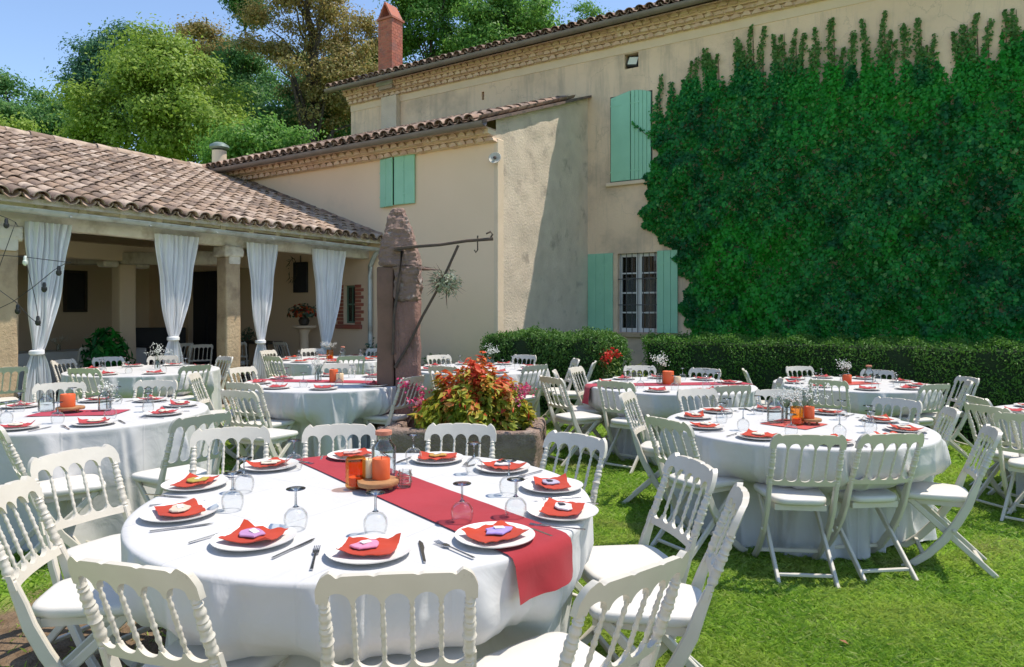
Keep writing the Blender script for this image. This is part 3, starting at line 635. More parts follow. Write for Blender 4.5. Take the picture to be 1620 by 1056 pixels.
# flue pipe behind the ridge end
fp = on_Y(347, 268, YA+0.6)
fl = thing('flue_pipe', 'grey round flue pipe with domed cap behind the loggia ridge', 'flue', (fp.x, fp.y, 4.85))
MB().tube([(0,0,0),(0,0,0.62)], 0.17, 14).build('pipe', M['plaster_band'], fl, True)
MB().lathe([(0.66,0.20),(0.70,0.24),(0.76,0.22),(0.82,0.12),(0.84,0.01)], 16).build('cap', surf('green_grey_zinc', (0.18,0.24,0.21), (0.24,0.29,0.26), rough=0.5, metal=0.4), fl, True)
MB().tube([(0.1,0,0.6),(0.1,0,0.68)], 0.01, 5).tube([(-0.1,0,0.6),(-0.1,0,0.68)], 0.01, 5).build('cap_strut', M['zinc'], fl)

# ------------------------------------------------------------------ loggia
XE, ZLE, XRI, ZRI, YL0 = -9.40, 2.80, -14.5, 4.62, -2.4
log = thing('loggia', 'open pillared loggia with a big clay tile roof and whitewashed beams', 'loggia', (0,0,0))
lr = MB(); dz = 0.07
for (xa_, za_, xb_, zb_) in ((XE, ZLE, XRI, ZRI), (XRI, ZRI, -17.9, 3.42)):
    lr.add([(xa_,YL0,za_),(xa_,YA-0.005,za_),(xb_,YA-0.005,zb_),(xb_,YL0,zb_),(xa_,YL0,za_+dz),(xa_,YA-0.005,za_+dz),(xb_,YA-0.005,zb_+dz),(xb_,YL0,zb_+dz)], [(0,1,2,3),(7,6,5,4),(0,4,5,1),(1,5,6,2),(2,6,7,3),(3,7,4,0)])
lro = lr.build('roof', M['limewood'], log)
upv = Vector((XRI-XE, 0, ZRI-ZLE)).normalized(); nlog = 57
sl = math.hypot(XRI-XE, ZRI-ZLE); nrow = 20
vis = []
for c in range(nlog):
    for r in range(nrow):
        p = Vector((XE, YL0, ZLE)) + Vector((0,1,0))*0.215*(c+.5) + upv*0.268*r
        zc = -sn*p.x+cs*p.y; xc = cs*p.x+sn*p.y; px = CX+F*xc/zc
        if px > -30: vis.append((zc, c, r))
vis.sort(); chosen = {(c, r) for _, c, r in vis[:300]}
lay_tiles(lro, M['tile'], Vector((XE+0.10, YL0+0.05, ZLE+dz-0.035)), Vector((0,1,0)), nlog, upv, nrow, ex=0.268, part_rule=lambda c, r: (c, r) in chosen, seed=12)
for k in range(31):       # ridge tiles
    o = link('ridge_tile', tile_mesh('ridge_tile', M['tile']) if k == 0 else rid, None, lro)
    if k == 0: rid = o.data
    o.matrix_world = Matrix.Translation((XRI+rr.uniform(-0.01,0.01), YL0+0.1+k*0.395, ZRI+0.11+0.012*rr.random())) @ Matrix.Rotation(rr.uniform(-0.04,0.04), 4, 'Z') @ Matrix.Scale(1.35, 4)
MB().box(XE-0.35, XE-0.33, YL0, YA-0.01, ZLE+0.0, ZLE+0.10).build('fascia', M['limewood'], log)
# mortar flashing where the roof meets the annex
fm = MB(); ns = 30
for k in range(ns):
    t0, t1 = k/ns, (k+1)/ns; p, q = Vector((XE,0,ZLE+0.10)).lerp(Vector((XRI,0,ZRI+0.10)), t0), Vector((XE,0,ZLE+0.10)).lerp(Vector((XRI,0,ZRI+0.10)), t1)
    fm.add([(p.x,YA-0.13,p.z),(q.x,YA-0.13,q.z),(q.x,YA-0.004,q.z+0.10+0.02*rr.random()),(p.x,YA-0.004,p.z+0.10+0.02*rr.random())], [(0,1,2,3)])
fm.build('flashing', M['tile_dark'], log)
half = MB(); half_gutter(half, (XE+0.0, YL0, 2.775), (XE+0.0, YA-0.03, 2.715), Vector((1,0,0)), 0.07); half.build('gutter', M['zinc'], log, True)
for k in range(12):
    y = YL0+0.6+k*1.02; MB().box(XE-0.075, XE+0.078, y, y+0.025, 2.70-0.006*k*0.6, 2.712-0.006*k*0.6).build('gutter_bracket', M['zinc'], log)
def timber(name, p0, p1, w_, h_, parent, amp=0.012, seed=0, mat=None, n=24):
    """an old hand-hewn beam between two points"""
    p0, p1 = Vector(p0), Vector(p1); d = (p1-p0).normalized(); a = d.cross(Vector((0,0,1))).normalized(); b_ = a.cross(d)
    mb = MB(); V = []; prof = [(-1,-.8),(-.8,-1),(.8,-1),(1,-.8),(1,.8),(.8,1),(-.8,1),(-1,.8)]
    for i in range(n+1):
        p = p0.lerp(p1, i/n); wob = Vector((mnoise.noise(p*0.7+Vector((seed,0,0))), mnoise.noise(p*0.7+Vector((0,seed,5))), mnoise.noise(p*0.7+Vector((3,0,seed)))))*amp*1.5
        for k, (u, v) in enumerate(prof):
            e = 1+amp*6*mnoise.noise(p*3+Vector((u*3, v*3, seed)))
            V.append(p + wob + a*u*w_/2*e + b_*v*h_/2*e)
    mb.add(V, [(i*8+k, i*8+(k+1)%8, (i+1)*8+(k+1)%8, (i+1)*8+k) for i in range(n) for k in range(8)] + [tuple(range(8))[::-1], tuple(n*8+k for k in range(8))])
    return mb.build(name, mat or M['limewood'], parent, True, R(50))
XP = -9.88
timber('eave_beam', (XP+0.02, YL0+0.1, 2.67), (XP+0.02, YA-0.01, 2.62), 0.20, 0.19, log, seed=1, n=60)
PY_ = [0.75, 3.80, 6.95]
for i, y in enumerate(PY_):
    me = rough_box(XP-0.13, XP+0.13, y-0.13, y+0.13, 0.0, 2.37, 4, 0.012, 4, 0.02, i); link('pillar', me, M['limestone'], log)
    me = rough_box(XP-0.17, XP+0.17, y-0.17, y+0.17, 2.371, 2.55, 3, 0.02, 6, 0.03, i+5); link('pillar_capital', me, M['limewood'], log)
    timber('tie_beam', (XP+0.16, y, 2.36), (-17.3, y, 2.62), 0.20, 0.22, log, seed=i+3, n=30)
    timber('brace', (-11.3, y, 2.55), (-12.7, y, 3.75), 0.15, 0.16, log, seed=i+9)
    me = rough_box(-13.15, -12.85, y-0.15, y+0.15, 0.0, 2.36, 3, 0.008, 4, 0.02, i+20); link('inner_column', me, M['plaster_inner'], log)
    for s_ in (-1, 1):
        MB().box(-13.14, -12.86, *sorted((y+s_*0.15, y+s_*0.42)), 2.30, 2.42, 0.03).build('corbel', M['limewood'], log)
MB().box(-13.14, -12.86, YL0, YA-0.01, 2.421, 2.72, 0.02).build('inner_beam', M['plaster_inner'], log)
for k in range(24):
    y = YL0+0.3+k*0.52
    if y < YA-0.1: timber('rafter', (XE-0.3, y, ZLE-0.07+0.107), (XRI, y, ZRI-0.075), 0.09, 0.12, log, 0.006, k, n=4)
lw_ = MB(); lw_.box(-17.8, -17.5, YL0, YA+0.15, 0, 3.5); lw_.build('back_wall', M['plaster_inner'], log)
lw_ = MB(); lw_.box(-17.8, -9.75, YL0-0.3, YL0+0.1, 0, 2.75); lw_.add([(-17.5,YL0+0.1,2.75),(-10,YL0+0.1,2.75),(XRI,YL0+0.1,ZRI-0.05)], [(0,1,2)]); lw_.build('end_wall', M['plaster_inner'], log)
# dark framed panel on the back wall, dark doorway leaf
q0, q1 = on_X(104, 432, -17.49), on_X(132, 490, -17.49)
pc = thing('framed_panel', 'tall dark framed panel on the back wall of the loggia', 'picture', (-17.49, (q0.y+q1.y)/2, (q0.z+q1.z)/2))
wq, hq = abs(q1.y-q0.y)/2, abs(q0.z-q1.z)/2
MB().box(0, 0.05, -wq, wq, -hq, hq, 0.01).build('panel', M['dark'], pc)
for (a, b2, c2, d2) in ((-wq,wq,hq,hq+0.06),(-wq,wq,-hq-0.06,-hq),(-wq-0.06,-wq,-hq-0.06,hq+0.06),(wq,wq+0.06,-hq-0.06,hq+0.06)): MB().box(0,0.07,a,b2,c2,d2).build('frame', M['darkwood'], pc)
do = thing('loggia_door', 'dark navy double door at the far end of the loggia', 'door', (dr0.x, YA+0.17, 0.03)); wd, hd = dr1.x-dr0.x, dr0.z-0.04
M['navy'] = surf('navy_door_paint', (0.012,0.016,0.03), (0.016,0.02,0.036), rough=0.5)
for s_ in range(2): MB().box(s_*wd/2+0.004, (s_+1)*wd/2-0.004, -0.05, 0, 0, hd, 0.006).build('door_leaf', M['navy'], do); MB().box(s_*wd/2+0.08, (s_+1)*wd/2-0.08, -0.062, -0.051, 0.15, hd-0.15, 0.004).build('door_panel', M['navy'], do)
q0, q1 = on_Y(467, 416, YA), on_Y(488, 463, YA)
lan = thing('wall_plaque', 'black wall panel with a dried wreath hanging between the two end curtains', 'wall panel', ((q0.x+q1.x)/2, YA-0.002, q1.z))
wq, hq = (q1.x-q0.x)/2, q0.z-q1.z
MB().box(-wq, wq, -0.06, 0, 0, hq, 0.008).build('panel', M['dark'], lan)
mb = MB()
for k in range(40):
    a = rr.uniform(0, 6.28); p = Vector((-wq*0.9+0.13*math.cos(a), -0.08, hq*0.75+0.2*math.sin(a)*1.2)); mb.tube([p, p+Vector((rr.uniform(-.1,.1), -0.03, rr.uniform(-.1,.1)))], [0.008,0.002], 4)
mb.build('wreath', surf('dried_wreath', (0.09,0.075,0.045), (0.06,0.06,0.04), rough=0.9), lan)
MB().tube([(0,-0.03,hq),(0,-0.03,hq+0.14)], 0.012, 6).build('hook', M['iron'], lan)
# ------------------------------------------------------------------ curtains
for i, (c0, c1, tie_px, tie_py, lab) in enumerate([
        (40, 112, 58, 558, 'white sheer curtain tied back beside the pillar with the string lights'),
        (248, 315, 274, 536, 'white sheer curtain tied back in front of the dark loggia door'),
        (390, 440, 412, 541, 'white sheer curtain tied back just past the sunlit pillar'),
        (495, 546, 514, 546, 'white sheer curtain tied back beside the brick framed window')]):
    XC = -9.68; a0, a1 = on_X(c0, 400, XC).y, on_X(c1, 400, XC).y; tp = on_X(tie_px, tie_py, XC); tz = tp.z; top = 2.60
    cu = thing('curtain', lab, 'curtain', (XC, 0, 0), 0, 'curtains hung along the loggia')
    nt_, nz_ = 120, 60; V = []; ph = rr.uniform(0, 6)
    for j in range(nz_+1):
        z = top*(1-j/nz_)+0.02
        if z > tz:
            k = (z-tz)/(top-tz); k2 = k**0.62; w_ = 0.10+(a1-a0-0.10)*k2; c_ = tp.y+((a0+a1)/2-tp.y)*k2
        else:
            k = (tz-z)/tz; w_ = 0.10+0.34*k**0.55; c_ = tp.y+0.01*k
        for q in range(nt_+1):
            t = q/nt_; amp = 0.030*(0.5+0.5*min(1, w_/0.4)); n_ = 8
            f = math.sin(2*math.pi*n_*t+ph)+0.5*math.sin(2*math.pi*(n_*1.7)*t+2*ph+z*0.7)+0.3*math.sin(2*math.pi*3*t+z*1.3)
            V.append((amp*f, c_+w_*(t-0.5)+0.012*math.sin(7*z+9*t), z))
    mb = MB().add(V, [(j*(nt_+1)+q, j*(nt_+1)+q+1, (j+1)*(nt_+1)+q+1, (j+1)*(nt_+1)+q) for j in range(nz_) for q in range(nt_)])
    mb.build('fabric', M['curtain'], cu, True, 3)
    MB().lathe([(-0.03,0.070),(-0.02,0.085),(0.02,0.085),(0.03,0.070)], 14, (0,tp.y,tz), (0,tp.y,tz+1)).build('tieback', M['curtain'], cu, True)

# ------------------------------------------------------------------ folding chair
BX = [-0.185, -0.111, -0.037, 0.037, 0.111, 0.185]; ZT = 0.86
def by(z): return -0.155 - (z-0.50)*0.375               # lean of the back
def bow(x): return -0.022*(1-(x/0.2)**2)+0.012
bead = lambda t, c, w, a: a*max(0, 1-((t-c)/w)**2)
def turned(base, a, n=34, seed=0):
    out = []
    for i in range(n+1):
        t = i/n; r = base*(1+0.35*math.sin(math.pi*min(1, t*1.05)))
        for c, w, k in ((0.05,0.022,1),(0.12,0.018,0.7),(0.24,0.05,0.9),(0.34,0.02,0.8),(0.44,0.035,1.1),(0.52,0.018,0.6),(0.60,0.035,1.0),(0.68,0.02,0.7),(0.78,0.045,0.8),(0.88,0.018,0.8),(0.95,0.02,1)): r += bead(t, c, w, a*k)
        out.append((t, r))
    return out
def make_chair():
    t = thing('folding_chair', 'x', 'chair')
    P = lambda x, z, off=0: Vector((x, by(z)+bow(x)+off, z))
    for s in (-1, 1):
        x = 0.185*s
        mb = MB(); mb.lathe(turned(0.0112, 0.0046), 12, P(x,0.56), P(x,0.785))
        c = [(-0.30+0.0, 0.86)]
        low = [(by(0.575)+bow(x),0.575),(by(0.50)+bow(x),0.50),(-0.12,0.42),(-0.07,0.32),(0.0,0.205),(0.09,0.10),(0.17,0.035),(0.225,0.002)]
        mb.bar([Vector((x,y,z)) for y,z in low], [0.030,0.040,0.046,0.048,0.047,0.044,0.040,0.034], 0.024)
        mb.build('stile', M['paint'], t, True, R(35))
        MB().lathe([(0,0.010),(0.2,0.012),(0.8,0.012),(1,0.008)], 10, (x+0.011*s,-0.048,0.262), (x+0.022*s,-0.048,0.262)).build('pivot_knob', M['paint'], t, True)
        leg = MB(); leg.bar([(0.158*s,0.185,0.425),(0.158*s,-0.04,0.215),(0.158*s,-0.27,0.002)], [0.034,0.036,0.032], 0.020); leg.build('rear_leg', M['paint'], t, True, R(35))
    for x in BX[1:-1]:
        MB().lathe(turned(0.0046, 0.0030), 9, P(x,0.585), P(x,0.80)).build('spindle', M['paint'], t, True)
    def rail(name, top, bot, z0, th):
        n = 96; mb = MB(); V = []
        for i in range(n+1):
            x = -0.205+0.41*i/n; u, l = top(x), bot(x)
            for zz, e in ((u,-1),(u,1),(l,1),(l,-1)):
                z = z0+zz; V.append(Vector((x, by(z)+bow(x)+e*th*0.5, z)))
        mb.add(V, [(i*4+k, i*4+(k+1)%4, (i+1)*4+(k+1)%4, (i+1)*4+k) for i in range(n) for k in range(4)]+[(3,2,1,0),(n*4,n*4+1,n*4+2,n*4+3)])
        me = mb.mesh(name); bm = bmesh.new(); bm.from_mesh(me)
        for f in bm.faces: f.smooth = True
        for e in bm.edges: e.smooth = e.calc_face_angle(0) < R(35)
        bm.to_mesh(me); bm.free(); return link(name, me, M['paint'], t)
    def arch(x):
        a = abs(x); g = 0.074; k = ((x+0.185) % g)-g/2
        h = math.sqrt(max(0, 1-(k/(g*0.44))**2))
        return h if a < 0.185 else 0.0
    def top(x):
        a = abs(x); u = -0.004+0.012*math.cos(math.pi*x/0.41)
        u += 0.010*math.exp(-((a-0.168)/0.011)**2) - 0.004*math.exp(-((a-0.055)/0.008)**2) - 0.006*math.exp(-((a-0.148)/0.007)**2)
        if a > 0.18: u -= 0.040*((a-0.18)/0.025)**2.2
        return u
    def bot(x):
        a = abs(x); l = -0.082+0.034*arch(x)
        if a > 0.172: l = -0.082
        return l
    rail('top_rail', top, bot, ZT, 0.022)
    rail('cross_rail', lambda x: 0.030-0.026*arch(x), lambda x: -0.022, 0.575, 0.018)
    # padded seat
    def pad(w0, w1, y0, y1, z0, z1, rad, inset):
        n = 40; ring = []
        for k in range(n):
            a = 2*math.pi*k/n; ca, sa = math.cos(a), math.sin(a); e = 0.38
            x = math.copysign(abs(ca)**e, ca); y = math.copysign(abs(sa)**e, sa); ring.append((x, y))
        V = []; prof = [(1-inset, z0), (1, z0+rad), (1, z1-rad), (1-inset*0.6, z1-rad*0.25), (1-inset*2.2, z1), (0.4, z1+0.004)]
        for sc_, z in prof:
            for (x, y) in ring:
                yy = (y0+y1)/2+(y1-y0)/2*y*sc_; ww_ = w0+(w1-w0)*((yy-y0)/(y1-y0)); V.append((x*sc_*ww_, yy, z))
        Fc = [(i*n+k, i*n+(k+1)%n, (i+1)*n+(k+1)%n, (i+1)*n+k) for i in range(len(prof)-1) for k in range(n)]+[tuple(range(n))[::-1], tuple((len(prof)-1)*n+k for k in range(n))]
        return MB().add(V, Fc)
    pad(0.150, 0.205, -0.155, 0.245, 0.430, 0.470, 0.012, 0.04).build('seat', M['cushion'], t, True, R(60))
    fr = MB(); fr.box(-0.145,0.145,-0.125,-0.105,0.395,0.429); fr.box(-0.145,0.145,0.205,0.225,0.395,0.429); fr.box(-0.145,-0.125,-0.104,0.204,0.396,0.4285); fr.box(0.125,0.145,-0.104,0.204,0.396,0.4285); fr.build('seat_frame', M['paint'], t)
    MB().box(-0.148,0.148,-0.222,-0.200,0.045,0.062,0.003).build('stretcher', M['paint'], t)
    MB().box(-0.173,0.173,0.100,0.122,0.075,0.097,0.003).build('stretcher', M['paint'], t)
    return t
chair0 = make_chair(); chair_used = [False]
CHAIR_BACK = 0.285                                        # how far the top of the back lies behind the seat centre
ALLCH = []
def place_chair(cxz, face, label, group):
    """cxz: camera-frame ground spot under the top of the back; face: camera-frame direction it faces"""
    f = Vector((face[0], face[1], 0)).normalized(); p = Vector((cxz[0], cxz[1], 0)) + f*CHAIR_BACK
    wloc = c2w(p.x, p.y, 0.0); wloc.z = gz(wloc.x, wloc.y); wf = c2w(f.x, f.y); rz = math.atan2(-wf.x, wf.y)
    if not chair_used[0]:
        chair_used[0] = True; o = chair0; o.location = wloc; o.rotation_euler = (0,0,rz); o['label'] = label; o['group'] = group
    else: o = copy_tree(chair0, wloc, rz, label, group)
    o.rotation_euler.z += 0
    return o
def chair_px(px, py):
    z = 0.0
    for _ in range(4):
        Z = (H-ZT-z)*F/(py-HY); q = c2w((px-CX)/F*Z, Z); z = gz(q.x, q.y)
    return ((px-CX)/F*Z, Z)

# ------------------------------------------------------------------ tables
TOP = 0.75
class Table: pass
TABLES = {}
tab0 = None
def make_table_parts(t):
    MB().lathe([(0.715,0.885),(0.72,0.89),(0.742,0.89),(0.745,0.885)], 48).build('tabletop', M['darkwood'], t, True)
    for k in range(4):
        a = math.pi/4+k*math.pi/2; MB().tube([(0.42*math.cos(a),0.42*math.sin(a),0.0),(0.36*math.cos(a),0.36*math.sin(a),0.714)], 0.016, 8).build('table_leg', M['iron'], t, True)
MARKS = {'crane post': (633,7.15), 'loggia': (60,12.0), 'loggia door': (320,16.5), 'brick window': (552,14.0), 'annex shutter': (632,13.4), 'barred window': (1008,14.4), 'rough wall': (850,13.5),
         'rose bush': (965,9.9), 'ivy': (1450,11.5), 'hedge': (1200,10.5), 'flower trough': (745,6.8), 'potted palm': (168,12.2), 'lawn leaf': (1335,3.1), 'soil patch': (24,3.0), 'bounce court': (810,-4.0), 'red runner': (583,2.9), 'coral mat': (1256,4.96), 'hedge end': (1700,8.2), 'open lawn': (1800,3.0), 'curtains': (414,11.5), 'lone candle': (122,5.2)}
def name_sides(c, spots):
    """for each chair of a table the landmark it sits towards, each landmark once"""
    cand = []
    for i, (x, z) in enumerate(spots):
        a = math.atan2(z-c[1], x-c[0])
        for k, (px, Z) in MARKS.items():
            mx_, mz_ = (px-CX)/F*Z, Z
            if k == 'bounce court': mx_ = c[0]*0.5
            if k == 'open lawn': mx_ = 3.6
            if math.hypot(mx_-c[0], mz_-c[1]) < 1.0: continue
            b_ = math.atan2(mz_-c[1], mx_-c[0]); cand.append((abs((a-b_+math.pi) % (2*math.pi)-math.pi), i, k))
    cand.sort(); out = {}; used = set()
    for d, i, k in cand:
        if i not in out and k not in used: out[i] = k; used.add(k)
    return out
def table(key, px, Z, where, chairs, seed, detail=1.0):
    """chairs: list of ((X, Z) of the top of the back, facing or None) in the camera frame"""
    global tab0
    T = Table(); T.c = ((px-CX)/F*Z, Z); T.w = c2w(*T.c); T.w.z = gz(T.w.x, T.w.y); T.where = where; TABLES[key] = T
    if tab0 is None:
        t = thing('round_table', 'x', 'table', T.w); make_table_parts(t); tab0 = t
        t['label'] = 'round banquet table under a white cloth, ' + where.replace('the table', 'the one')
    else: t = copy_tree(tab0, T.w, 0, 'round banquet table under a white cloth, ' + where.replace('the table', 'the one'))
    t['group'] = 'round banquet tables'
    pr = []
    for (xz, f, *rest) in chairs:
        d = f or (T.c[0]-xz[0], T.c[1]-xz[1]); d = Vector(d).normalized()
        fx = xz[0]+d.x*(CHAIR_BACK+0.255)-T.c[0]; fz = xz[1]+d.y*(CHAIR_BACK+0.255)-T.c[1]
        wv = c2w(fx, fz); rad = math.hypot(wv.x, wv.y); pr.append((math.atan2(wv.y, wv.x), rad, d))
    rs = random.Random(seed); n = 640
    fold = [(2*math.pi*(k+rs.uniform(-0.35,0.35))/13, rs.uniform(0.07,0.14), rs.uniform(0.5,1.35), rs.uniform(-0.35,0.35)) for k in range(13)]
    fold += [(rs.uniform(0,2*math.pi), rs.uniform(0.022,0.05), rs.choice([1,1,-0.9])*rs.uniform(0.2,0.55), rs.uniform(-0.5,0.5)) for _ in range(34)]
    V = []; Fc = []
    rings = [(0.0,0),(0.3,0),(0.6,0),(0.8,0),(0.875,0),(0.892,0.0015),(0.8985,0.007),(0.9005,0.018)] + [(None, z) for z in (0.04,0.07,0.12,0.18,0.25,0.32,0.40,0.48,0.56,0.64,0.70,0.742)]
    for (rv, dz_) in rings:
        for k in range(n):
            a = 2*math.pi*k/n
            if rv is not None: r = rv; z = TOP-dz_ + (0.0025*mnoise.noise(Vector((r*math.cos(a)*5+seed, r*math.sin(a)*5, 0))) if rv < 0.88 else 0)
            else:
                q = dz_/0.742; ridge = 0.0
                for (fa, fw, fh, fs) in fold:              # creases that deepen towards the hem
                    da = (a-fa-fs*q*0.3+math.pi) % (2*math.pi)-math.pi; w_ = fw*(0.45+0.75*q)
                    if abs(da) < 3*w_: ridge += fh*math.exp(-(da/w_)**2)
                ridge = max(-0.9, min(1.6, ridge-0.35))
                r = 0.9015+0.006*q+0.115*(q**0.62)*ridge + 0.010*q*mnoise.noise(Vector((a*5, q*3, seed)))
                for (pa, prd, d) in pr:                    # a chair pushed in pushes the cloth in below the table edge
                    da = (a-pa+math.pi) % (2*math.pi)-math.pi; off = abs(da)*0.8
                    lim = max(0.62, prd-0.03); zc = TOP-dz_
                    if off < 0.55 and lim < 0.99:
                        s = max(0, min(1, (0.52-off)/0.24)); s = s*s*(3-2*s); v_ = max(0, min(1, (0.54-zc)/0.14)); v_ = v_*v_*(3-2*v_)
                        g_ = lim+0.09*ridge*q; r = r+(min(r, g_)-r)*s*v_
                z = TOP-dz_
            V.append((r*math.cos(a), r*math.sin(a), z))
    m_ = len(rings)
    Fc = [(i*n+k, i*n+(k+1)%n, (i+1)*n+(k+1)%n, (i+1)*n+k) for i in range(1, m_-1) for k in range(n)]
    Fc += [(n+(k+1)%n, n+k, 0)[::-1] if False else (0, n+k, n+(k+1)%n) for k in range(n)]
    me = MB().add(V, Fc).mesh('tablecloth', True, R(75))
    o = link('tablecloth', me, M['linen'], None, T.w); tag(o, 'white linen cloth hanging to the grass over ' + where, 'tablecloth', 'white tablecloths on round tables')
    sides = name_sides(T.c, [c_[0] for c_ in chairs])
    for i, (xz, f, *rest) in enumerate(chairs):
        d = f or (T.c[0]-xz[0]+rs.uniform(-0.1,0.1), T.c[1]-xz[1]+rs.uniform(-0.1,0.1))
        lab = rest[0] if rest else 'white folding chair at %s, on its %s side' % (where, sides[i])
        place_chair(xz, d, lab, 'folding chairs round ' + where)
    return T
def ring(px, Z, spec):
    """chairs round a table given by angle (degrees from camera right, anticlockwise seen from above) and distance"""
    x, z = (px-CX)/F*Z, Z
    return [((x+d*math.cos(R(a)), z+d*math.sin(R(a))), None) for a, d in spec]
def cp(px, py, f=None, lab=None): return (chair_px(px, py), f, lab) if lab else (chair_px(px, py), f)

W = {1: 'the table with the jars and crimson runner', 2: 'the table with a coral centre mat', 3: 'the table with a lone orange candle',
     4: 'the table before the tied curtain', 5: 'the table beside the crane post', 6: 'the table facing the annex corner window',
     7: 'the table by the red roses', 8: 'the table nearest the ivy hedge', 9: 'the table at the hedge end', 10: 'the table behind the flower trough'}
nt1 = 'white spindle backed folding chair facing the place with the '
table(1, 588, 2.86, W[1], [
    cp(200, 893, (0.28,1.0), nt1+'mauve favour'), cp(628, 907, (-0.10,1), nt1+'pink favour'),
    cp(1015, 900, (-0.62,0.78), nt1+'lilac favour beside the runner'), cp(1172, 788, (-0.96,0.28), nt1+'white printed favour'),
    cp(1098, 734, (-1,-0.25), nt1+'grey lilac favour'), cp(914, 690, (-0.75,-0.75), nt1+'white favour with a dark heart'),
    cp(730, 673, (-0.1,-1), nt1+'gold favour'), cp(538, 674, (0.15,-1), nt1+'blush favour behind the jar'),
    cp(366, 679, (0.30,-1), nt1+'cream favour'), cp(114, 716, (0.95,-0.45), nt1+'olive yellow favour'), cp(6, 774, (0.97,0.20), nt1+'ivory favour')], 3)
table(2, 1256, 4.98, W[2], [cp(1053,662,(0.85,0.50)), cp(990,622,(0.9,-0.4)), cp(1101,616,(0.35,-1)), cp(1230,618,(-0.1,-1)), cp(1421,634,(-0.8,-0.5)), cp(1507,650,(-1,0.35)), cp(1572,682,(-0.92,0.40)), cp(1281,689,(0.10,1)), cp(1413,688,(-0.12,1))], 5)
table(3, 122, 5.20, W[3], [cp(95,607,(0.5,-0.9)), cp(249,603,(-0.05,-1)), cp(322,658,(-0.85,0.55)), cp(-4,672,(0.75,0.66))], 8)
table(4, 228, 8.95, W[4], ring(228, 8.95, [(168,1.25),(140,1.2),(105,1.08),(52,1.12),(-95,1.12),(-35,1.2)]), 11)
table(5, 519, 7.43, W[5], ring(519, 7.43, [(-112,1.25),(-30,1.15),(155,1.25),(98,1.1),(62,1.1),(192,1.35)])+[cp(375,619,(0.45,0.9))], 14)
table(6, 522, 10.9, W[6], ring(522, 10.9, [(160,1.2),(120,1.12),(60,1.1),(15,1.2),(-60,1.12),(-120,1.15)]), 17)
table(7, 1060, 7.55, W[7], ring(1060, 7.55, [(148,1.15),(97,1.1),(55,1.12),(-12,1.15),(-128,1.2),(-72,1.12),(178,1.25),(207,1.5)]), 20)
table(8, 1348, 8.45, W[8], ring(1348, 8.45, [(168,1.25),(-128,1.15),(-70,1.12),(-28,1.2),(2,1.45),(48,1.12),(100,1.12)]), 23)
table(9, 1762, 6.0, W[9], [cp(1545,627,(1,-0.15)), cp(1560,641,(0.95,0.3)), cp(1622,655,(0.75,0.65))], 26)
table(10, 760, 9.2, W[10], ring(760, 9.2, [(58,1.15),(-52,1.15),(8,1.3),(125,1.15),(170,1.2),(-110,1.15),(-10,1.5)]), 29)
o = place_chair(chair_px(12, 582), (-0.75,0.65), 'lone white folding chair facing the loggia under the string lights', 'stray folding chairs')
# ------------------------------------------------------------------ tableware
ZT0 = TOP+0.003
plate_me = MB().lathe([(0.0,0.001),(0.0,0.075),(0.004,0.080),(0.010,0.120),(0.016,0.134),(0.019,0.135),(0.018,0.130),(0.012,0.116),(0.007,0.082),(0.006,0.001)], 40).mesh('plate', True, R(50)); plate_me.materials.append(M['china'])
def crumple(seed, s=0.095, lift=0.02):
    n = 12; rs = random.Random(seed); V = []
    for j in range(n+1):
        for i in range(n+1):
            u, v = i/n*2-1, j/n*2-1; c = (abs(u)*abs(v))**2
            z = 0.004+lift*c*(1 if (u*v > 0) == (seed % 2 == 0) else 0.35)*1.6 + 0.006*abs(mnoise.noise(Vector((u*2+seed, v*2, 0)))) + 0.010*max(0, v-0.6)*(1+math.sin(u*9+seed))
            V.append((u*s*(1-0.02*abs(v)+0.07*mnoise.noise(Vector((v*2, seed, 0)))), v*s*0.80*(1-0.03*abs(u)+0.06*mnoise.noise(Vector((u*2, seed, 4)))), z))
    top = MB().add(V, [(j*(n+1)+i, j*(n+1)+i+1, (j+1)*(n+1)+i+1, (j+1)*(n+1)+i) for j in range(n) for i in range(n)])
    # folded under: a second, slightly smaller layer and rim
    V2 = [(x*0.97, y*0.97, max(0.0, z-0.0035)) for x, y, z in V]; k = len(top.V); top.add(V2, [((j+1)*(n+1)+i, (j+1)*(n+1)+i+1, j*(n+1)+i+1, j*(n+1)+i) for j in range(n) for i in range(n)])
    rim = [i for i in range(n)]+[j*(n+1)+n for j in range(n)]+[n*(n+1)+n-i for i in range(n)]+[(n-j)*(n+1) for j in range(n)]
    for a, b_ in zip(rim, rim[1:]+rim[:1]): top.F.append((a, k+a, k+b_, b_))
    return top.mesh('napkin', True, R(60))
nap = [crumple(s, 0.088+0.004*(s%3), 0.006+0.003*(s%4)) for s in range(8)]; nap_rose = [crumple(s+4, 0.085, 0.015) for s in range(3)]
for m_ in nap: m_.materials.append(M['napkin'])
for m_ in nap_rose: m_.materials.append(M['napkin_rose'])
def blob(seed, rx, ry, h):
    rs = random.Random(seed); n = 11; V = []
    for sc_, z in ((0.99,0),(1,h*0.5),(0.95,h),(0.4,h*1.3)):
        for k in range(n):
            a = 2*math.pi*k/n; w_ = 1+0.45*mnoise.noise(Vector((math.cos(a)*2.3+seed, math.sin(a)*2.3, seed*0.3))); V.append((rx*math.cos(a)*w_*sc_, ry*math.sin(a)*w_*sc_, z+0.002*mnoise.noise(Vector((a*2, sc_*3, seed)))))
    return MB().add(V, [(i*n+k, i*n+(k+1)%n, (i+1)*n+(k+1)%n, (i+1)*n+k) for i in range(3) for k in range(n)]+[tuple(range(n))[::-1], tuple(3*n+k for k in range(n))]).mesh('favour')
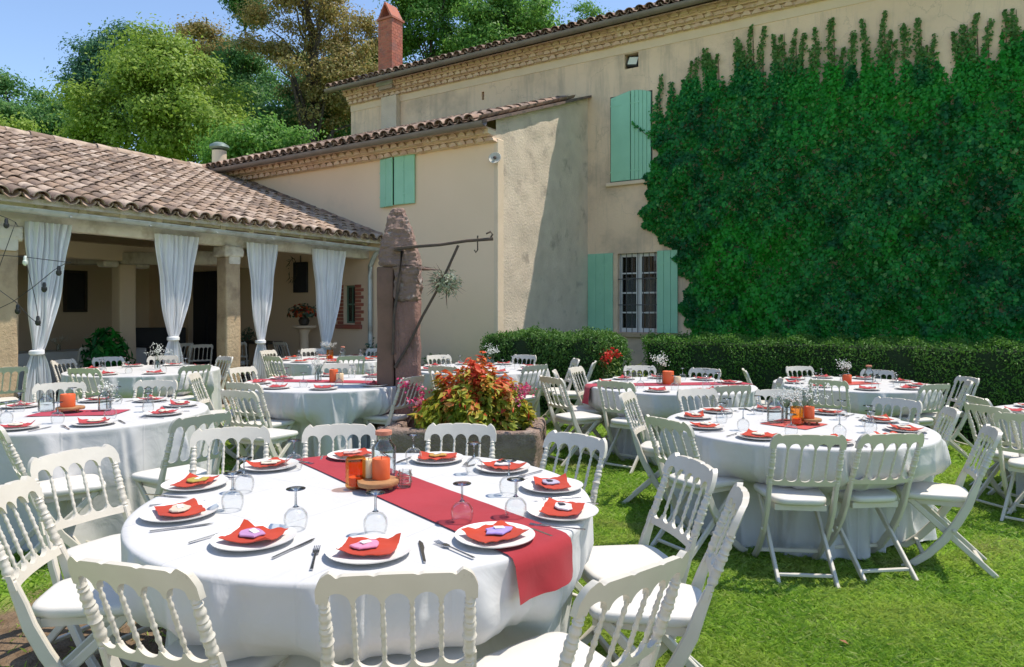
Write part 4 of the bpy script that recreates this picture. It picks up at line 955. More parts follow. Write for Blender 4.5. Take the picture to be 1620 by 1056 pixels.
kn = MB(); kn.add([(-0.004,-0.10,0),(0.004,-0.10,0),(0.005,-0.01,0),(-0.005,-0.01,0),(-0.004,-0.10,0.004),(0.004,-0.10,0.004),(0.005,-0.01,0.004),(-0.005,-0.01,0.004)], [(3,2,1,0),(4,5,6,7),(0,1,5,4),(1,2,6,5),(2,3,7,6),(3,0,4,7)])
kn.add([(-0.005,-0.01,0.001),(0.005,-0.01,0.001),(0.010,0.03,0.0015),(0.009,0.075,0.0015),(0.0,0.105,0.0015),(-0.005,0.09,0.0015)]+[(-0.005,-0.01,0.003),(0.005,-0.01,0.003),(0.010,0.03,0.0025),(0.009,0.075,0.0025),(0.0,0.105,0.0025),(-0.005,0.09,0.0025)], [(5,4,3,2,1,0),(6,7,8,9,10,11)]+[(i,(i+1)%6,6+(i+1)%6,6+i) for i in range(6)])
knife_me = kn.mesh('knife'); knife_me.materials.append(M['steel'])
fk = MB(); fk.bar([(0,-0.10,0.003),(0,-0.03,0.004),(0,0.03,0.005)], [0.010,0.007,0.007], 0.003, Vector((0,0,1)) if False else Vector((0,0,1)))
for x in (-0.0085,-0.0028,0.0028,0.0085): fk.bar([(x,0.055,0.005),(x,0.075,0.003),(x,0.10,0.006)], 0.003, 0.0025, Vector((0,0,1)))
fk.bar([(0,0.028,0.005),(0,0.04,0.0045),(0,0.058,0.005)], [0.008,0.021,0.021], 0.003, Vector((0,0,1)))
fork_me = fk.mesh('fork'); fork_me.materials.append(M['steel'])
# stemmed glass standing on its rim
bowl = [(0.0715,0.001),(0.0665,0.0262),(0.0515,0.0388),(0.032,0.0408),(0.012,0.0373),(0.0005,0.0328),(0.0,0.034),(0.012,0.0385),(0.032,0.0420),(0.052,0.0400),(0.068,0.028),(0.0765,0.0115),(0.078,0.001)]
stem = [(0.0765,0.011),(0.081,0.0055),(0.086,0.0042),(0.105,0.0036),(0.130,0.0040),(0.136,0.010),(0.139,0.033),(0.141,0.0335),(0.1425,0.030),(0.1425,0.001)]
glass0 = thing('wine_glass', 'x', 'glass')
MB().lathe(bowl, 28, closed=True).build('bowl', M['glass'], glass0, True, R(50)); MB().lathe(stem, 24).build('stem', M['glass_stem'], glass0, True, R(50))
glass_used = []
def put_glass(loc, rz, label, group):
    if not glass_used: glass_used.append(1); o = glass0; o.location = loc; tag(o, label, None, group)
    else: o = copy_tree(glass0, loc, rz, label, group)
    return o
def put(name, me, loc, rz, label, cat, group=None):
    o = link(name, me, None, None, loc); o.rotation_euler = (0,0,rz); tag(o, label, cat, group); return o
FAV = {}
def favour_mat(name, c):
    if name not in FAV: FAV[name] = surf('favour_'+name, c, tuple(v*0.85 for v in c), rough=0.7, scale=40)
    return FAV[name]
def setting(key, P, idx, napk, rose=False, fav=None, cut=True, label_n=None, sc=1.0, side=None):
    T = TABLES[key]; out = Vector((P.x-T.w.x, P.y-T.w.y, 0)); rz = math.atan2(out.y, out.x)+math.pi/2; wh = T.where; rs = random.Random(idx*13+key)
    pl = put('plate', plate_me, (P.x, P.y, T.w.z+ZT0), rs.uniform(0,6), ('white dinner plate under the napkin with the %s favour' % label_n) if label_n else 'white dinner plate on the %s side of %s' % (side, wh), 'plate', 'dinner plates on '+wh)
    m_ = (nap_rose if rose else nap)[(idx*5+key) % (3 if rose else 8)]
    q = put('napkin', m_, (P.x, P.y, T.w.z+ZT0+0.0165), rz+rs.uniform(-0.4,0.4), ('orange red napkin topped by the %s favour' % label_n) if label_n else 'folded red napkin on the %s side of %s' % (side, wh), 'napkin', 'napkins on '+wh); q.scale = (sc,sc,1)
    if fav:
        f = link('favour', blob(idx+key*20, 0.046, 0.036, 0.006), favour_mat(fav[0], fav[1]), None, (P.x+rs.uniform(-.01,.01), P.y+rs.uniform(-.01,.01), T.w.z+ZT0+0.0265)); f.rotation_euler = (0,0,rz+rs.uniform(-0.6,0.6))
        tag(f, ('%s paper favour on its orange red napkin' % label_n) if label_n else 'cream favour on the %s side of %s' % (side, wh), 'favour', 'favours on '+wh)
        tg = MB().box(-0.018,0.018,-0.010,0.010,0.0,0.003).build('name_tag', M['paper'] if len(fav) < 3 else favour_mat(fav[2], fav[3]), f); tg.location = (rs.uniform(-.008,.012), 0.004, 0.0085); tg.rotation_euler = (0.08,0.1,rs.uniform(-0.5,0.5))
    if cut:
        o_ = out.normalized(); s_ = Vector((-o_.y, o_.x, 0))
        for nm, me, sg in (('fork', fork_me, -1), ('knife', knife_me, 1)):
            p = P + s_*sg*0.165 + o_*rs.uniform(-0.02,0.03)
            put(nm, me, (p.x, p.y, T.w.z+ZT0), rz+math.pi*0+rs.uniform(-0.15,0.15)+(0 if True else 0), 'steel %s on the %s side of %s' % (nm, side, wh) if not label_n else 'steel %s beside the plate with the %s favour' % (nm, label_n), nm, '%s on %s' % ('forks' if nm == 'fork' else 'knives', wh))
cols = {'ivory': (0.62,0.52,0.40), 'olive yellow': (0.42,0.32,0.06), 'cream': (0.70,0.62,0.48), 'blush': (0.66,0.40,0.34), 'gold': (0.48,0.28,0.06), 'white with dark heart': (0.66,0.62,0.60), 'grey lilac': (0.42,0.38,0.48), 'white printed': (0.68,0.64,0.62), 'lilac': (0.36,0.27,0.62), 'pink': (0.70,0.25,0.38), 'mauve': (0.46,0.24,0.44)}
for i, (px, py, nm) in enumerate([(284,817,'ivory'),(309,771,'olive yellow'),(427,741,'cream'),(560,725,'blush'),(692,730,'gold'),(795,744,'white with dark heart'),(873,774,'grey lilac'),(890,815,'white printed'),(783,855,'lilac'),(584,878,'pink'),(402,859,'mauve')]):
    dark = nm in ('white with dark heart', 'white printed', 'grey lilac'); 
    setting(1, on_z(px, py, TOP), i, 0, fav=(nm.replace(' ', '_'), cols[nm]) + ((('dark_ink', (0.06,0.05,0.06))) if dark else ()), label_n=nm, sc=1.0)
for px, py, near in ((468,838,'mauve'),(594,846,'pink'),(731,828,'lilac'),(816,820,'white printed'),(805,783,'grey lilac'),(750,750,'white with dark heart'),(654,733,'gold'),(465,744,'cream'),(368,808,'ivory'),(386,779,'olive yellow')):
    p = on_z(px, py, TOP); put_glass((p.x, p.y, ZT0), px, 'upturned stemmed glass set for the place with the %s favour' % near, 'upturned glasses on '+W[1])
def dress(key, n, a0, rose, fav, cut, ng, rs, skip=()):
    T = TABLES[key]
    angs = [R(a0)+2*math.pi*i/n+rs.uniform(-0.06,0.06) for i in range(n)]
    sd_ = name_sides(T.c, [(cs*(T.w.x+0.7*math.cos(a))+sn*(T.w.y+0.7*math.sin(a)), -sn*(T.w.x+0.7*math.cos(a))+cs*(T.w.y+0.7*math.sin(a))) for a in angs])
    for i in range(n):
        if i in skip: continue
        a = angs[i]; P = T.w+Vector((0.70*math.cos(a), 0.70*math.sin(a), 0)); P.z = TOP
        setting(key, P, i, 0, rose, fav, cut, side=sd_[i])
        for g_ in range(ng):
            b_ = a+0.27+0.2*g_; r_ = 0.50-0.05*g_; put_glass((T.w.x+r_*math.cos(b_), T.w.y+r_*math.sin(b_), T.w.z+ZT0), i, 'upturned glass on the %s side of %s' % (sd_[i], T.where), 'upturned glasses on '+T.where)
rs = random.Random(99)
dress(2, 10, 10, False, ('cream', cols['cream']), True, 1, rs); dress(3, 9, 25, True, ('cream', cols['cream']), True, 1, rs)
for k_, n_, r_ in ((4,8,True),(5,8,True),(6,8,False),(7,9,True),(8,9,True),(9,8,True),(10,8,True)): dress(k_, n_, rs.uniform(0,40), r_, None, False, 1, rs)

# ------------------------------------------------------------------ runners and mats
def runner(key, dcam, off, wd, s0, s1, mat, label, hang0=0.0, hang1=0.0, seed=0):
    """cloth strip across a table top; s0, s1 in metres along dcam from the table centre (None: to the edge and down by hang)"""
    T = TABLES[key]; d = Vector(dcam).normalized(); dw = c2w(d.x, d.y); pw = Vector((dw.y, -dw.x, 0)); pw = -pw
    nv, ns = 16, 90; V = []
    for j in range(nv+1):
        v = off+wd*(j/nv-0.5); se = math.sqrt(0.895**2-v*v)
        a_ = -se-hang0 if s0 is None else s0; b_ = se+hang1 if s1 is None else s1
        for i in range(ns+1):
            s = a_+(b_-a_)*i/ns; ex = abs(s)-se; sg = 1 if s > 0 else -1
            wr = 0.0012*mnoise.noise(Vector((s*9+seed, v*14, 0)))+0.0012
            if ex <= 0: q = dw*s+pw*v; z = ZT0+0.0015+wr
            else:
                arc = min(ex, 0.04); ang = arc/0.04*math.pi/2; rr_ = se+0.032*math.sin(ang); dz_ = 0.032*(1-math.cos(ang))
                dr = max(0, ex-0.04)
                rr_ += 0.16*dr+0.012*math.sin(v*26+seed)*dr/0.1*0.9+0.010*dr*mnoise.noise(Vector((v*20, dr*30, seed)))*8
                k = 1+ (0.0 if dr == 0 else -0.25*dr)
                q = dw*sg*rr_+pw*v*k; z = ZT0+0.001-dz_-dr
            V.append((T.w.x+q.x, T.w.y+q.y, T.w.z+z))
    me = mesh_from('table_runner', V, [(j*(ns+1)+i, (j+1)*(ns+1)+i, (j+1)*(ns+1)+i+1, j*(ns+1)+i+1) for j in range(nv) for i in range(ns)], True)
    o = link('table_runner', me, mat); tag(o, label, 'table runner' if s1 is None or wd < 0.35 else 'mat', 'cloth strips on the tables'); return o
runner(1, (0.62,-0.78), 0.16, 0.29, None, None, M['runner'], 'crimson cloth runner laid across the table with jars, its end hanging down', 0.03, 0.145, 2)
runner(2, (0.75,0.66), 0.0, 0.34, -0.17, 0.17, M['mat_coral'], 'small coral square mat under the amber jar and candle')
runner(3, (1,0.1), -0.02, 0.30, -0.28, 0.33, M['runner_pink'], 'short crimson mat under the orange candle on wood slice')
runner(5, (1,-0.15), 0.05, 0.26, None, None, M['runner_pink'], 'raspberry runner crossing the table beside the crane post', 0.02, 0.02, 5)
runner(7, (1,0.12), 0.02, 0.28, None, None, M['runner_pink'], 'raspberry runner hanging from the table by the red roses', 0.20, 0.05, 7)
runner(8, (1,0.3), 0, 0.3, -0.25, 0.3, M['mat_coral'], 'coral mat in the middle of the table nearest the ivy hedge')
runner(6, (1,-0.1), 0, 0.26, -0.4, 0.4, M['runner_pink'], 'raspberry mat on the table facing the annex corner window')

# ------------------------------------------------------------------ centrepieces
def jar_prof(r, h, neck, nh): return [(0.0,0.001),(0.0,r*0.9),(0.008,r),(h*0.72,r),(h*0.82,r*0.95),(h*0.92,neck*1.15),(h,neck),(h+nh,neck),(h+nh,neck-0.003),(h,neck-0.003),(h*0.92,neck*1.15-0.003),(h*0.82,r*0.95-0.003),(h*0.72,r-0.003),(0.01,r-0.003),(0.006,0.001)]
def glass_jar(loc, label, r=0.056, h=0.165, lid=True, sc=1.0):
    t = thing('glass_jar', label, 'jar', loc)
    MB().lathe(jar_prof(r*sc, h*sc, r*0.58*sc, 0.022*sc), 28).build('jar_body', M['jar_glass'], t, True)
    if lid: MB().lathe([(h*sc+0.0225*sc,r*0.5*sc),(h*sc+0.024*sc,r*0.68*sc),(h*sc+0.042*sc,r*0.68*sc),(h*sc+0.045*sc,r*0.5*sc)], 24).build('lid', M['cork'], t, True)
    return t
def amber_jar(loc, label, r=0.042, h=0.125):
    t = thing('amber_jar', label, 'jar', loc); n = 48; prof = [(0,r*0.85),(0.006,r),(h*0.9,r),(h,r*0.94),(h,r*0.88),(h*0.9,r*0.93),(0.012,r*0.9),(0.008,0.002)]; V = []
    for z, q in prof:
        for k in range(n): a = 2*math.pi*k/n; w_ = q*(1+0.035*math.cos(a*16)*(0.2 < z/h < 0.95 or z < 0.02)); V.append((w_*math.cos(a), w_*math.sin(a), z))
    MB().add(V, [(i*n+k, i*n+(k+1)%n, (i+1)*n+(k+1)%n, (i+1)*n+k) for i in range(len(prof)-1) for k in range(n)]+[tuple(range(n))[::-1], tuple((len(prof)-1)*n+k for k in range(n))]).build('ribbed_glass', M['amber'], t, True)
    MB().lathe([(0.0085,0.03),(0.045,0.03),(0.047,0.001)], 16).build('wax', M['candle'], t, True); return t
def candle(loc, label, r, h, mat):
    t = thing('candle', label, 'candle', loc)
    MB().lathe([(0,r*0.97),(0.004,r),(h*0.5,r*1.005),(h-0.004,r),(h,r*0.94),(h-0.006,r*0.8),(h-0.010,0.002)], 28).build('wax', mat, t, True)
    MB().tube([(0,0,h-0.011),(0.001,0,h),(0.004,0,h+0.010)], 0.0013, 5).build('wick', M['wick'], t); return t
def wood_slice(loc, label, r=0.085, th=0.018, lift=0.022):
    t = thing('wood_slice', label, 'wood slice', loc); n = 36; V = []
    for z, q in ((lift,0.98),(lift+th*0.5,1.02),(lift+th,0.99)):
        for k in range(n): a = 2*math.pi*k/n; w_ = r*q*(1+0.06*mnoise.noise(Vector((math.cos(a)*2, math.sin(a)*2, loc[0])))); V.append((w_*math.cos(a), w_*math.sin(a), z))
    MB().add(V, [(i*n+k, i*n+(k+1)%n, (i+1)*n+(k+1)%n, (i+1)*n+k) for i in range(2) for k in range(n)]+[tuple(range(n))[::-1], tuple(2*n+k for k in range(n))]).build('slice', M['wood_slice'], t, True)
    for k in range(3): a = 0.5+k*2.094; MB().tube([(r*0.62*math.cos(a), r*0.62*math.sin(a), 0),(r*0.6*math.cos(a), r*0.6*math.sin(a), lift)], 0.009, 8).build('foot', M['wood_slice'], t, True)
    return t
def wire_jar(loc, label, r=0.030, h=0.075):
    t = thing('wire_jar', label, 'jar', loc); MB().lathe(jar_prof(r,h*0.8,r*0.9,0.01), 22).build('jar_body', M['jar_glass'], t, True)
    for z in (0.022, 0.05):
        pts = [((r+0.003)*math.cos(a), (r+0.003)*math.sin(a), z) for a in [2*math.pi*k/20 for k in range(21)]]; MB().tube(pts, 0.0013, 5, False).build('wire_ring', M['wire'], t)
    for k in range(5): a = k*1.2566; MB().tube([((r+0.003)*math.cos(a), (r+0.003)*math.sin(a), 0.0),((r+0.003)*math.cos(a), (r+0.003)*math.sin(a), 0.072)], 0.0012, 5).build('wire_upright', M['wire'], t)
    return t
def breath(loc, label, seed, hh=0.15, spread=0.11, jar=True):
    t = thing('flower_vase', label, 'vase', loc); rs = random.Random(seed)
    if jar: MB().lathe(jar_prof(0.035,0.10,0.026,0.012), 22).build('vase_body', M['jar_glass'], t, True)
    st = MB(); P = []
    for k in range(16):
        a = rs.uniform(0,6.28); r_ = spread*math.sqrt(rs.random()); e = Vector((r_*math.cos(a), r_*math.sin(a), 0.10+hh*rs.uniform(0.5,1))); st.tube([(0.008*math.cos(a),0.008*math.sin(a),0.012),(0.012*math.cos(a),0.012*math.sin(a),0.10),e], [0.0012,0.0012,0.0007], 4)
        for q in range(10): P.append(e+Vector((rs.gauss(0,0.022),rs.gauss(0,0.022),rs.gauss(0,0.02))))
    st.build('stems', M['sprig'], t)['kind'] = 'stuff'; mb = MB()
    for p in P:
        s = rs.uniform(0.004,0.0075); mb.add([p+Vector(v)*s for v in ((1,0,0),(-1,0,0),(0,1,0),(0,-1,0),(0,0,1),(0,0,-1))], [(0,2,4),(2,1,4),(1,3,4),(3,0,4),(2,0,5),(1,2,5),(3,1,5),(0,3,5)])
    o = mb.build('blossoms', M['white_bloom'], t); o['kind'] = 'stuff'; return t
z = ZT0+0.0045
P1 = lambda px, py: (lambda p: (p.x, p.y, z))(on_z(px, py, TOP))
w1 = P1(598, 777); wood_slice(w1, 'wooden slice on short feet holding the candles on the crimson runner', 0.088)
zs = z+0.0405
c_ = P1(603, 775); candle((c_[0], c_[1], zs), 'thick orange pillar candle on the wood slice before the corked jar', 0.038, 0.088, M['candle'])
c_ = P1(583, 774); candle((c_[0]-0.012, c_[1]+0.012, zs), 'cream pillar candle beside the thick orange one on the wood slice', 0.026, 0.078, M['candle_cream'])
amber_jar(P1(563, 774), 'ribbed amber glass jar on the crimson runner left of the candles', 0.043, 0.128)
glass_jar(P1(607, 755), 'tall clear jar with a coral lid standing behind the orange candle')
wire_jar(P1(640, 773), 'small clear jar in a wire cage beside the candles on crimson runner')
def centre(key, dx, dz, lift=0.0045):
    T = TABLES[key]; p = T.w+c2w(dx, dz); return (p.x, p.y, T.w.z+ZT0+lift)
amber_jar(centre(2,0.0,-0.05), 'ribbed amber glass jar on the coral mat', 0.043, 0.128); candle((lambda p: (p[0],p[1],p[2]+0.0405))(centre(2,0.10,-0.02)), 'orange pillar candle on the wood slice over the coral mat', 0.036, 0.085, M['candle'])
wood_slice(centre(2,0.11,-0.02), 'small wooden slice on the coral mat', 0.075); glass_jar(centre(2,-0.11,0.06), 'clear lidless jar of water on the coral mat', 0.058, 0.15, False)
breath(centre(2,0.13,0.13), "white baby's breath in a jar on the table with coral mat", 4, 0.16, 0.16); breath(centre(2,0.0,0.14), "baby's breath spray behind the amber jar on the coral mat", 14, 0.12, 0.09)
candle((lambda p: (p[0],p[1],p[2]+0.0405))(centre(3,-0.07,0.0)), 'orange pillar candle alone on a wood slice over the crimson mat', 0.050, 0.095, M['candle']); wood_slice(centre(3,-0.05,0.0), 'round wooden slice on feet under the lone orange candle', 0.095)
glass_jar(centre(3,-0.27,0.06), 'clear square shouldered jar left of the lone candle', 0.055, 0.11, False); glass_jar(centre(3,0.16,0.08), 'clear jar with pebbles and stems right of the lone candle', 0.045, 0.14, False)
breath(centre(3,0.17,0.10), 'small green stems standing in the jar beside the lone candle', 21, 0.10, 0.03, False)
breath(centre(4,0.12,0.1), "big bunch of baby's breath on the table before the tied curtain", 31, 0.2, 0.17)
candle(centre(5,0.06,0.0), 'orange candle on the raspberry runner beside the crane post', 0.045, 0.13, M['candle']); breath(centre(5,-0.12,0.05), 'glass vase of white sprays on the raspberry runner', 33, 0.14, 0.10); candle(centre(5,0.13,-0.02), 'short peach candle beside the taller one near the crane post', 0.04, 0.09, M['candle_cream'])
amber_jar(centre(6,0.0,0.0), 'amber jar on the table facing the annex corner window', 0.05, 0.14); glass_jar(centre(6,0.2,0.0), 'clear lidded jar on the table facing the annex corner window', 0.05, 0.15); breath(centre(6,-0.05,0.1), 'small spray on the table facing the annex corner window', 41, 0.16, 0.10)
candle(centre(7,-0.02,0.0), 'orange candle on the table by the red roses', 0.06, 0.14, M['candle']); breath(centre(7,-0.10,0.06), "white baby's breath vase on the table by the red roses", 35, 0.20, 0.08); candle(centre(7,0.07,-0.03), 'peach candle on the table by the red roses', 0.04, 0.085, M['candle_cream'])
candle(centre(8,-0.06,0.0), 'orange candle on the table nearest the ivy hedge', 0.05, 0.10, M['candle']); breath(centre(8,-0.05,0.08), "white baby's breath vase on the table nearest the ivy hedge", 37, 0.14, 0.07); glass_jar(centre(8,0.22,0.03), 'tall clear jar on the table nearest the ivy hedge', 0.05, 0.17)
breath(centre(10,0.15,0), 'spray of white flowers on the table behind the flower trough', 39, 0.2, 0.12)
# ------------------------------------------------------------------ crane post, trough, planting
M['stone_grey'] = surf('weathered_crane_stone', (0.30,0.19,0.15), (0.20,0.14,0.115), rough=0.95, scale=3, bump=1.0, bscale=22, bdist=0.03, stain=(0.42,0.38,0.34), stain_scale=7, stain_lo=0.6, stain_hi=0.72)
M['stone_pink'] = surf('pink_sandstone', (0.33,0.175,0.14), (0.23,0.135,0.11), rough=0.95, scale=2.2, bump=1.0, bscale=24, bdist=0.03, stain=(0.20,0.13,0.11), stain_scale=5, stain_lo=0.55, stain_hi=0.7)
M['oldwood'] = surf('old_brown_timber', (0.21,0.115,0.08), (0.15,0.085,0.06), rough=0.85, scale=3, bump=0.7, bscale=18, bdist=0.015, stain=(0.11,0.07,0.045), stain_scale=3, stain_lo=0.55, stain_hi=0.75)
M['trough'] = surf('brown_trough_stone', (0.36,0.26,0.205), (0.25,0.17,0.135), rough=0.95, scale=7, bump=1.0, bscale=26, bdist=0.04, stain=(0.46,0.36,0.29), stain_scale=6, stain_lo=0.58, stain_hi=0.72)
M['soil'] = surf('potting_soil', (0.05,0.03,0.02), (0.08,0.05,0.035), rough=1, scale=20, bump=1, bscale=60)
pz = 7.15; pb = c2w((633-CX)/F*pz, pz)
crane = thing('crane_post', 'weathered stone and timber well crane post with an iron arm', 'crane post', pb, YAW)
me = rough_box(-0.045, 0.20, -0.14, 0.15, 0.0, 1.62, 9, 0.024, 8, 0.03, 1); me.polygons.foreach_set('use_smooth', [False]*len(me.polygons)); link('stone_shaft', me, M['stone_pink'], crane)
bmh = bmesh.new()
def ringv(z, x0, x1, y0, y1): return [bmh.verts.new(v) for v in ((x0,y0,z),(x1,y0,z),(x1,y1,z),(x0,y1,z))]
prev = None
for z, x0, x1, y0, y1 in ((1.615,-0.044,0.205,-0.145,0.155),(1.80,-0.044,0.205,-0.15,0.155),(1.955,-0.044,0.205,-0.15,0.15),(1.965,-0.19,0.205,-0.15,0.15),(2.12,-0.19,0.18,-0.15,0.14),(2.30,-0.14,0.13,-0.13,0.12),(2.48,-0.10,0.075,-0.10,0.09),(2.56,-0.055,0.035,-0.07,0.06)):
    cur = ringv(z, x0, x1, y0, y1)
    if prev:
        for k in range(4): bmh.faces.new((prev[k], prev[(k+1)%4], cur[(k+1)%4], cur[k]))
    else: bmh.faces.new(cur[::-1])
    prev = cur
bmh.faces.new(prev); bmesh.ops.bevel(bmh, geom=list(bmh.edges), offset=0.02, segments=1, affect='EDGES'); bmesh.ops.subdivide_edges(bmh, edges=list(bmh.edges), cuts=6, use_grid_fill=True); bmh.normal_update()
for v in bmh.verts: p = v.co*6; v.co += v.normal*0.018*(mnoise.noise(p)+1.0*mnoise.noise(p*2.6)+0.9*mnoise.noise(p*6))
me = bpy.data.meshes.new('stone_head'); bmh.to_mesh(me); bmh.free(); link('stone_head', me, M['stone_grey'], crane)
me = rough_box(-0.215, -0.047, -0.13, 0.10, 0.0, 1.955, 6, 0.010, 3, 0.015, 3); link('timber_post', me, M['oldwood'], crane)
ax = lambda px, py, dz=0.0: Vector(((px-633)/F*pz, -0.17+dz, H-(py-HY)/F*pz))
arm = MB(); pts = [ax(628,396), ax(660,393), ax(700,390), ax(740,384), ax(781,381)]; arm.bar(pts, [0.035,0.03,0.028,0.03,0.032], 0.03, Vector((0,1,0))); arm.build('iron_arm', M['iron'], crane, True)
br = MB(); br.tube([ax(629,580), ax(650,545), ax(672,500), ax(700,450), ax(727,391)], [0.016,0.015,0.014,0.013,0.014], 7); br.build('iron_brace', M['iron'], crane, True)
st = MB(); st.tube([ax(628,398), ax(640,400), ax(636,440), ax(628,500), ax(626,560)], 0.015, 7); st.build('iron_strap', M['iron'], crane, True)
hk = MB(); hk.tube([ax(757,376), ax(757,398), ax(754,402), ax(752,398)], 0.008, 6); hk.tube([ax(776,381), ax(780,374), ax(777,370), ax(770,373)], 0.010, 6); hk.build('hook', M['iron'], crane, True)
sprd = MB(); sprd.tube([ax(640,680),ax(660,650),ax(672,648),ax(665,665)], 0.012, 6); sprd.build('iron_crank', M['iron'], crane, True)
# leafy bunch tied on the brace
M['olive'] = leaf('silvery_olive_leaf', [(0,(0.16,0.19,0.11)),(0.5,(0.24,0.28,0.18)),(1,(0.36,0.38,0.30))], 0.2)
hbp = crane.matrix_world
q = ax(708, 447); wq_ = pb + Vector((cs*q.x-sn*(q.y-0.03), sn*q.x+cs*(q.y-0.03), q.z))
hb_ = thing('olive_bunch', 'silvery green leaf bunch tied to the iron brace of the crane post', 'bouquet', wq_)
rs = np.random.default_rng(5); D = rs.normal(size=(420,3)); D[:,2] *= 0.75; D /= np.linalg.norm(D,axis=1,keepdims=True); Rr = 0.16*rs.random(420)**0.6
P = D*Rr[:,None]; P[:,2] -= 0.02; o = link('leaves', leaf_mesh('leaves', P, D+0.6*rs.normal(size=(420,3)), 0.06*(0.6+0.7*rs.random(420)), 0.3, 0.15, D), M['olive'], hb_)
sm = MB()
for k in range(26):
    d = Vector(D[k]); sm.tube([(0,0,0), d*0.12, d*0.22+Vector((0,0,-0.02))], [0.004,0.003,0.001], 4)
sm.tube([(0.02,0,0),(0.01,0,-0.15),(0.02,0,-0.27)], [0.006,0.004,0.002], 5)
sm.build('twigs', M['oldwood'], hb_)['kind'] = 'stuff'
# trough: four slabs and soil
tz = 6.55; tb = c2w((745-CX)/F*tz, tz+0.30)
tr = thing('stone_trough', 'rough brown stone trough planted with flowers at the foot of the crane post', 'trough', tb, YAW+R(-8))
for nm, a in (('front_slab', (-0.82,0.68,-0.45,-0.31)), ('back_slab', (-0.82,0.68,0.31,0.45)), ('end_slab', (-0.82,-0.68,-0.308,0.308)), ('end_slab', (0.54,0.68,-0.308,0.308))):
    me = rough_box(a[0],a[1],a[2],a[3],0.0,0.40+rr.uniform(-0.01,0.01),6,0.03,5,0.03,rr.randint(0,9)); link(nm, me, M['trough'], tr)
MB().box(-0.69,0.55,-0.32,0.32,0.05,0.33).build('soil', M['soil'], tr)
tp_ = MB()
# coleus
cl = thing('coleus_plant', 'bushy coleus with orange red tops and yellow green leaves in the trough', 'plant', tb+Vector((0.02,0.0,0.335)), YAW)
rs = np.random.default_rng(11); n = 5200
D = rs.normal(size=(n,3)); D[:,2] = np.abs(D[:,2])*0.9; D /= np.linalg.norm(D,axis=1,keepdims=True); rad = rs.random(n)**0.33
P = D*rad[:,None]*np.array([0.53,0.42,0.60])*(1+0.12*np.sin(D[:,0:1]*7+1)*np.sin(D[:,2:3]*9)+0.10*np.sin(D[:,1:2]*11+D[:,0:1]*5)); P[:,2] = P[:,2]+0.04+0.10*np.maximum(0,0.25-np.abs(P[:,0]+0.05))
lump = 0.05*np.sin(P[:,0]*17)*np.cos(P[:,1]*13); P += D*lump[:,None]
tipd = D*np.array([1,1,0.2])+np.array([0,0,-0.35])
score = P[:,2]/0.66+0.45*(rad-0.8)+0.22*rs.normal(size=n)+0.18*np.sin(P[:,0]*23+1)
red = score > 0.76; mid = (~red) & (score > 0.55)
M['col_red'] = leaf('coleus_red_leaf', [(0,(0.50,0.035,0.03)),(0.4,(0.62,0.09,0.03)),(0.75,(0.66,0.20,0.06)),(1,(0.55,0.30,0.08))], 0.35)
M['col_org'] = leaf('coleus_amber_leaf', [(0,(0.52,0.32,0.05)),(0.5,(0.46,0.40,0.05)),(1,(0.60,0.22,0.05))], 0.35)
M['col_grn'] = leaf('coleus_green_leaf', [(0,(0.16,0.22,0.02)),(0.5,(0.30,0.35,0.03)),(1,(0.46,0.43,0.05))], 0.35)
for nm, sel, mt in (('red_leaves', red, 'col_red'), ('amber_leaves', mid, 'col_org'), ('green_leaves', ~(red|mid), 'col_grn')):
    k = int(sel.sum()); o = link(nm, leaf_mesh(nm, P[sel], D[sel]*0.7+np.array([0,0,0.6])+0.45*rs.normal(size=(k,3)), 0.092*(0.5+0.85*rs.random(k)), 0.46, 0.25, tipd[sel]), M[mt], cl); o['kind'] = 'stuff'
stm = MB()
for k in range(30):
    d = Vector(D[k]); stm.tube([(d.x*0.12,d.y*0.1,0.0), (d.x*0.3,d.y*0.25,d.z*0.35+0.05), Vector(P[k])], [0.008,0.006,0.003], 5)
stm.build('stems', M['sprig'], cl)['kind'] = 'stuff'
M['magenta'] = leaf('magenta_petal', [(0,(0.60,0.03,0.14)),(0.5,(0.66,0.06,0.18)),(1,(0.75,0.35,0.45))], 0.3)
P = []
for k in range(14):
    c = np.array([(-0.52 if k < 6 else 0.5)+rs.normal()*0.08, -0.1+rs.normal()*0.15, 0.28+rs.random()*0.22]); P.append(c+rs.normal(size=(16,3))*0.025)
P = np.concatenate(P); link('magenta_flowers', leaf_mesh('magenta_flowers', P, rs.normal(size=P.shape), 0.035, 0.8, 0.2), M['magenta'], cl)['kind'] = 'stuff'

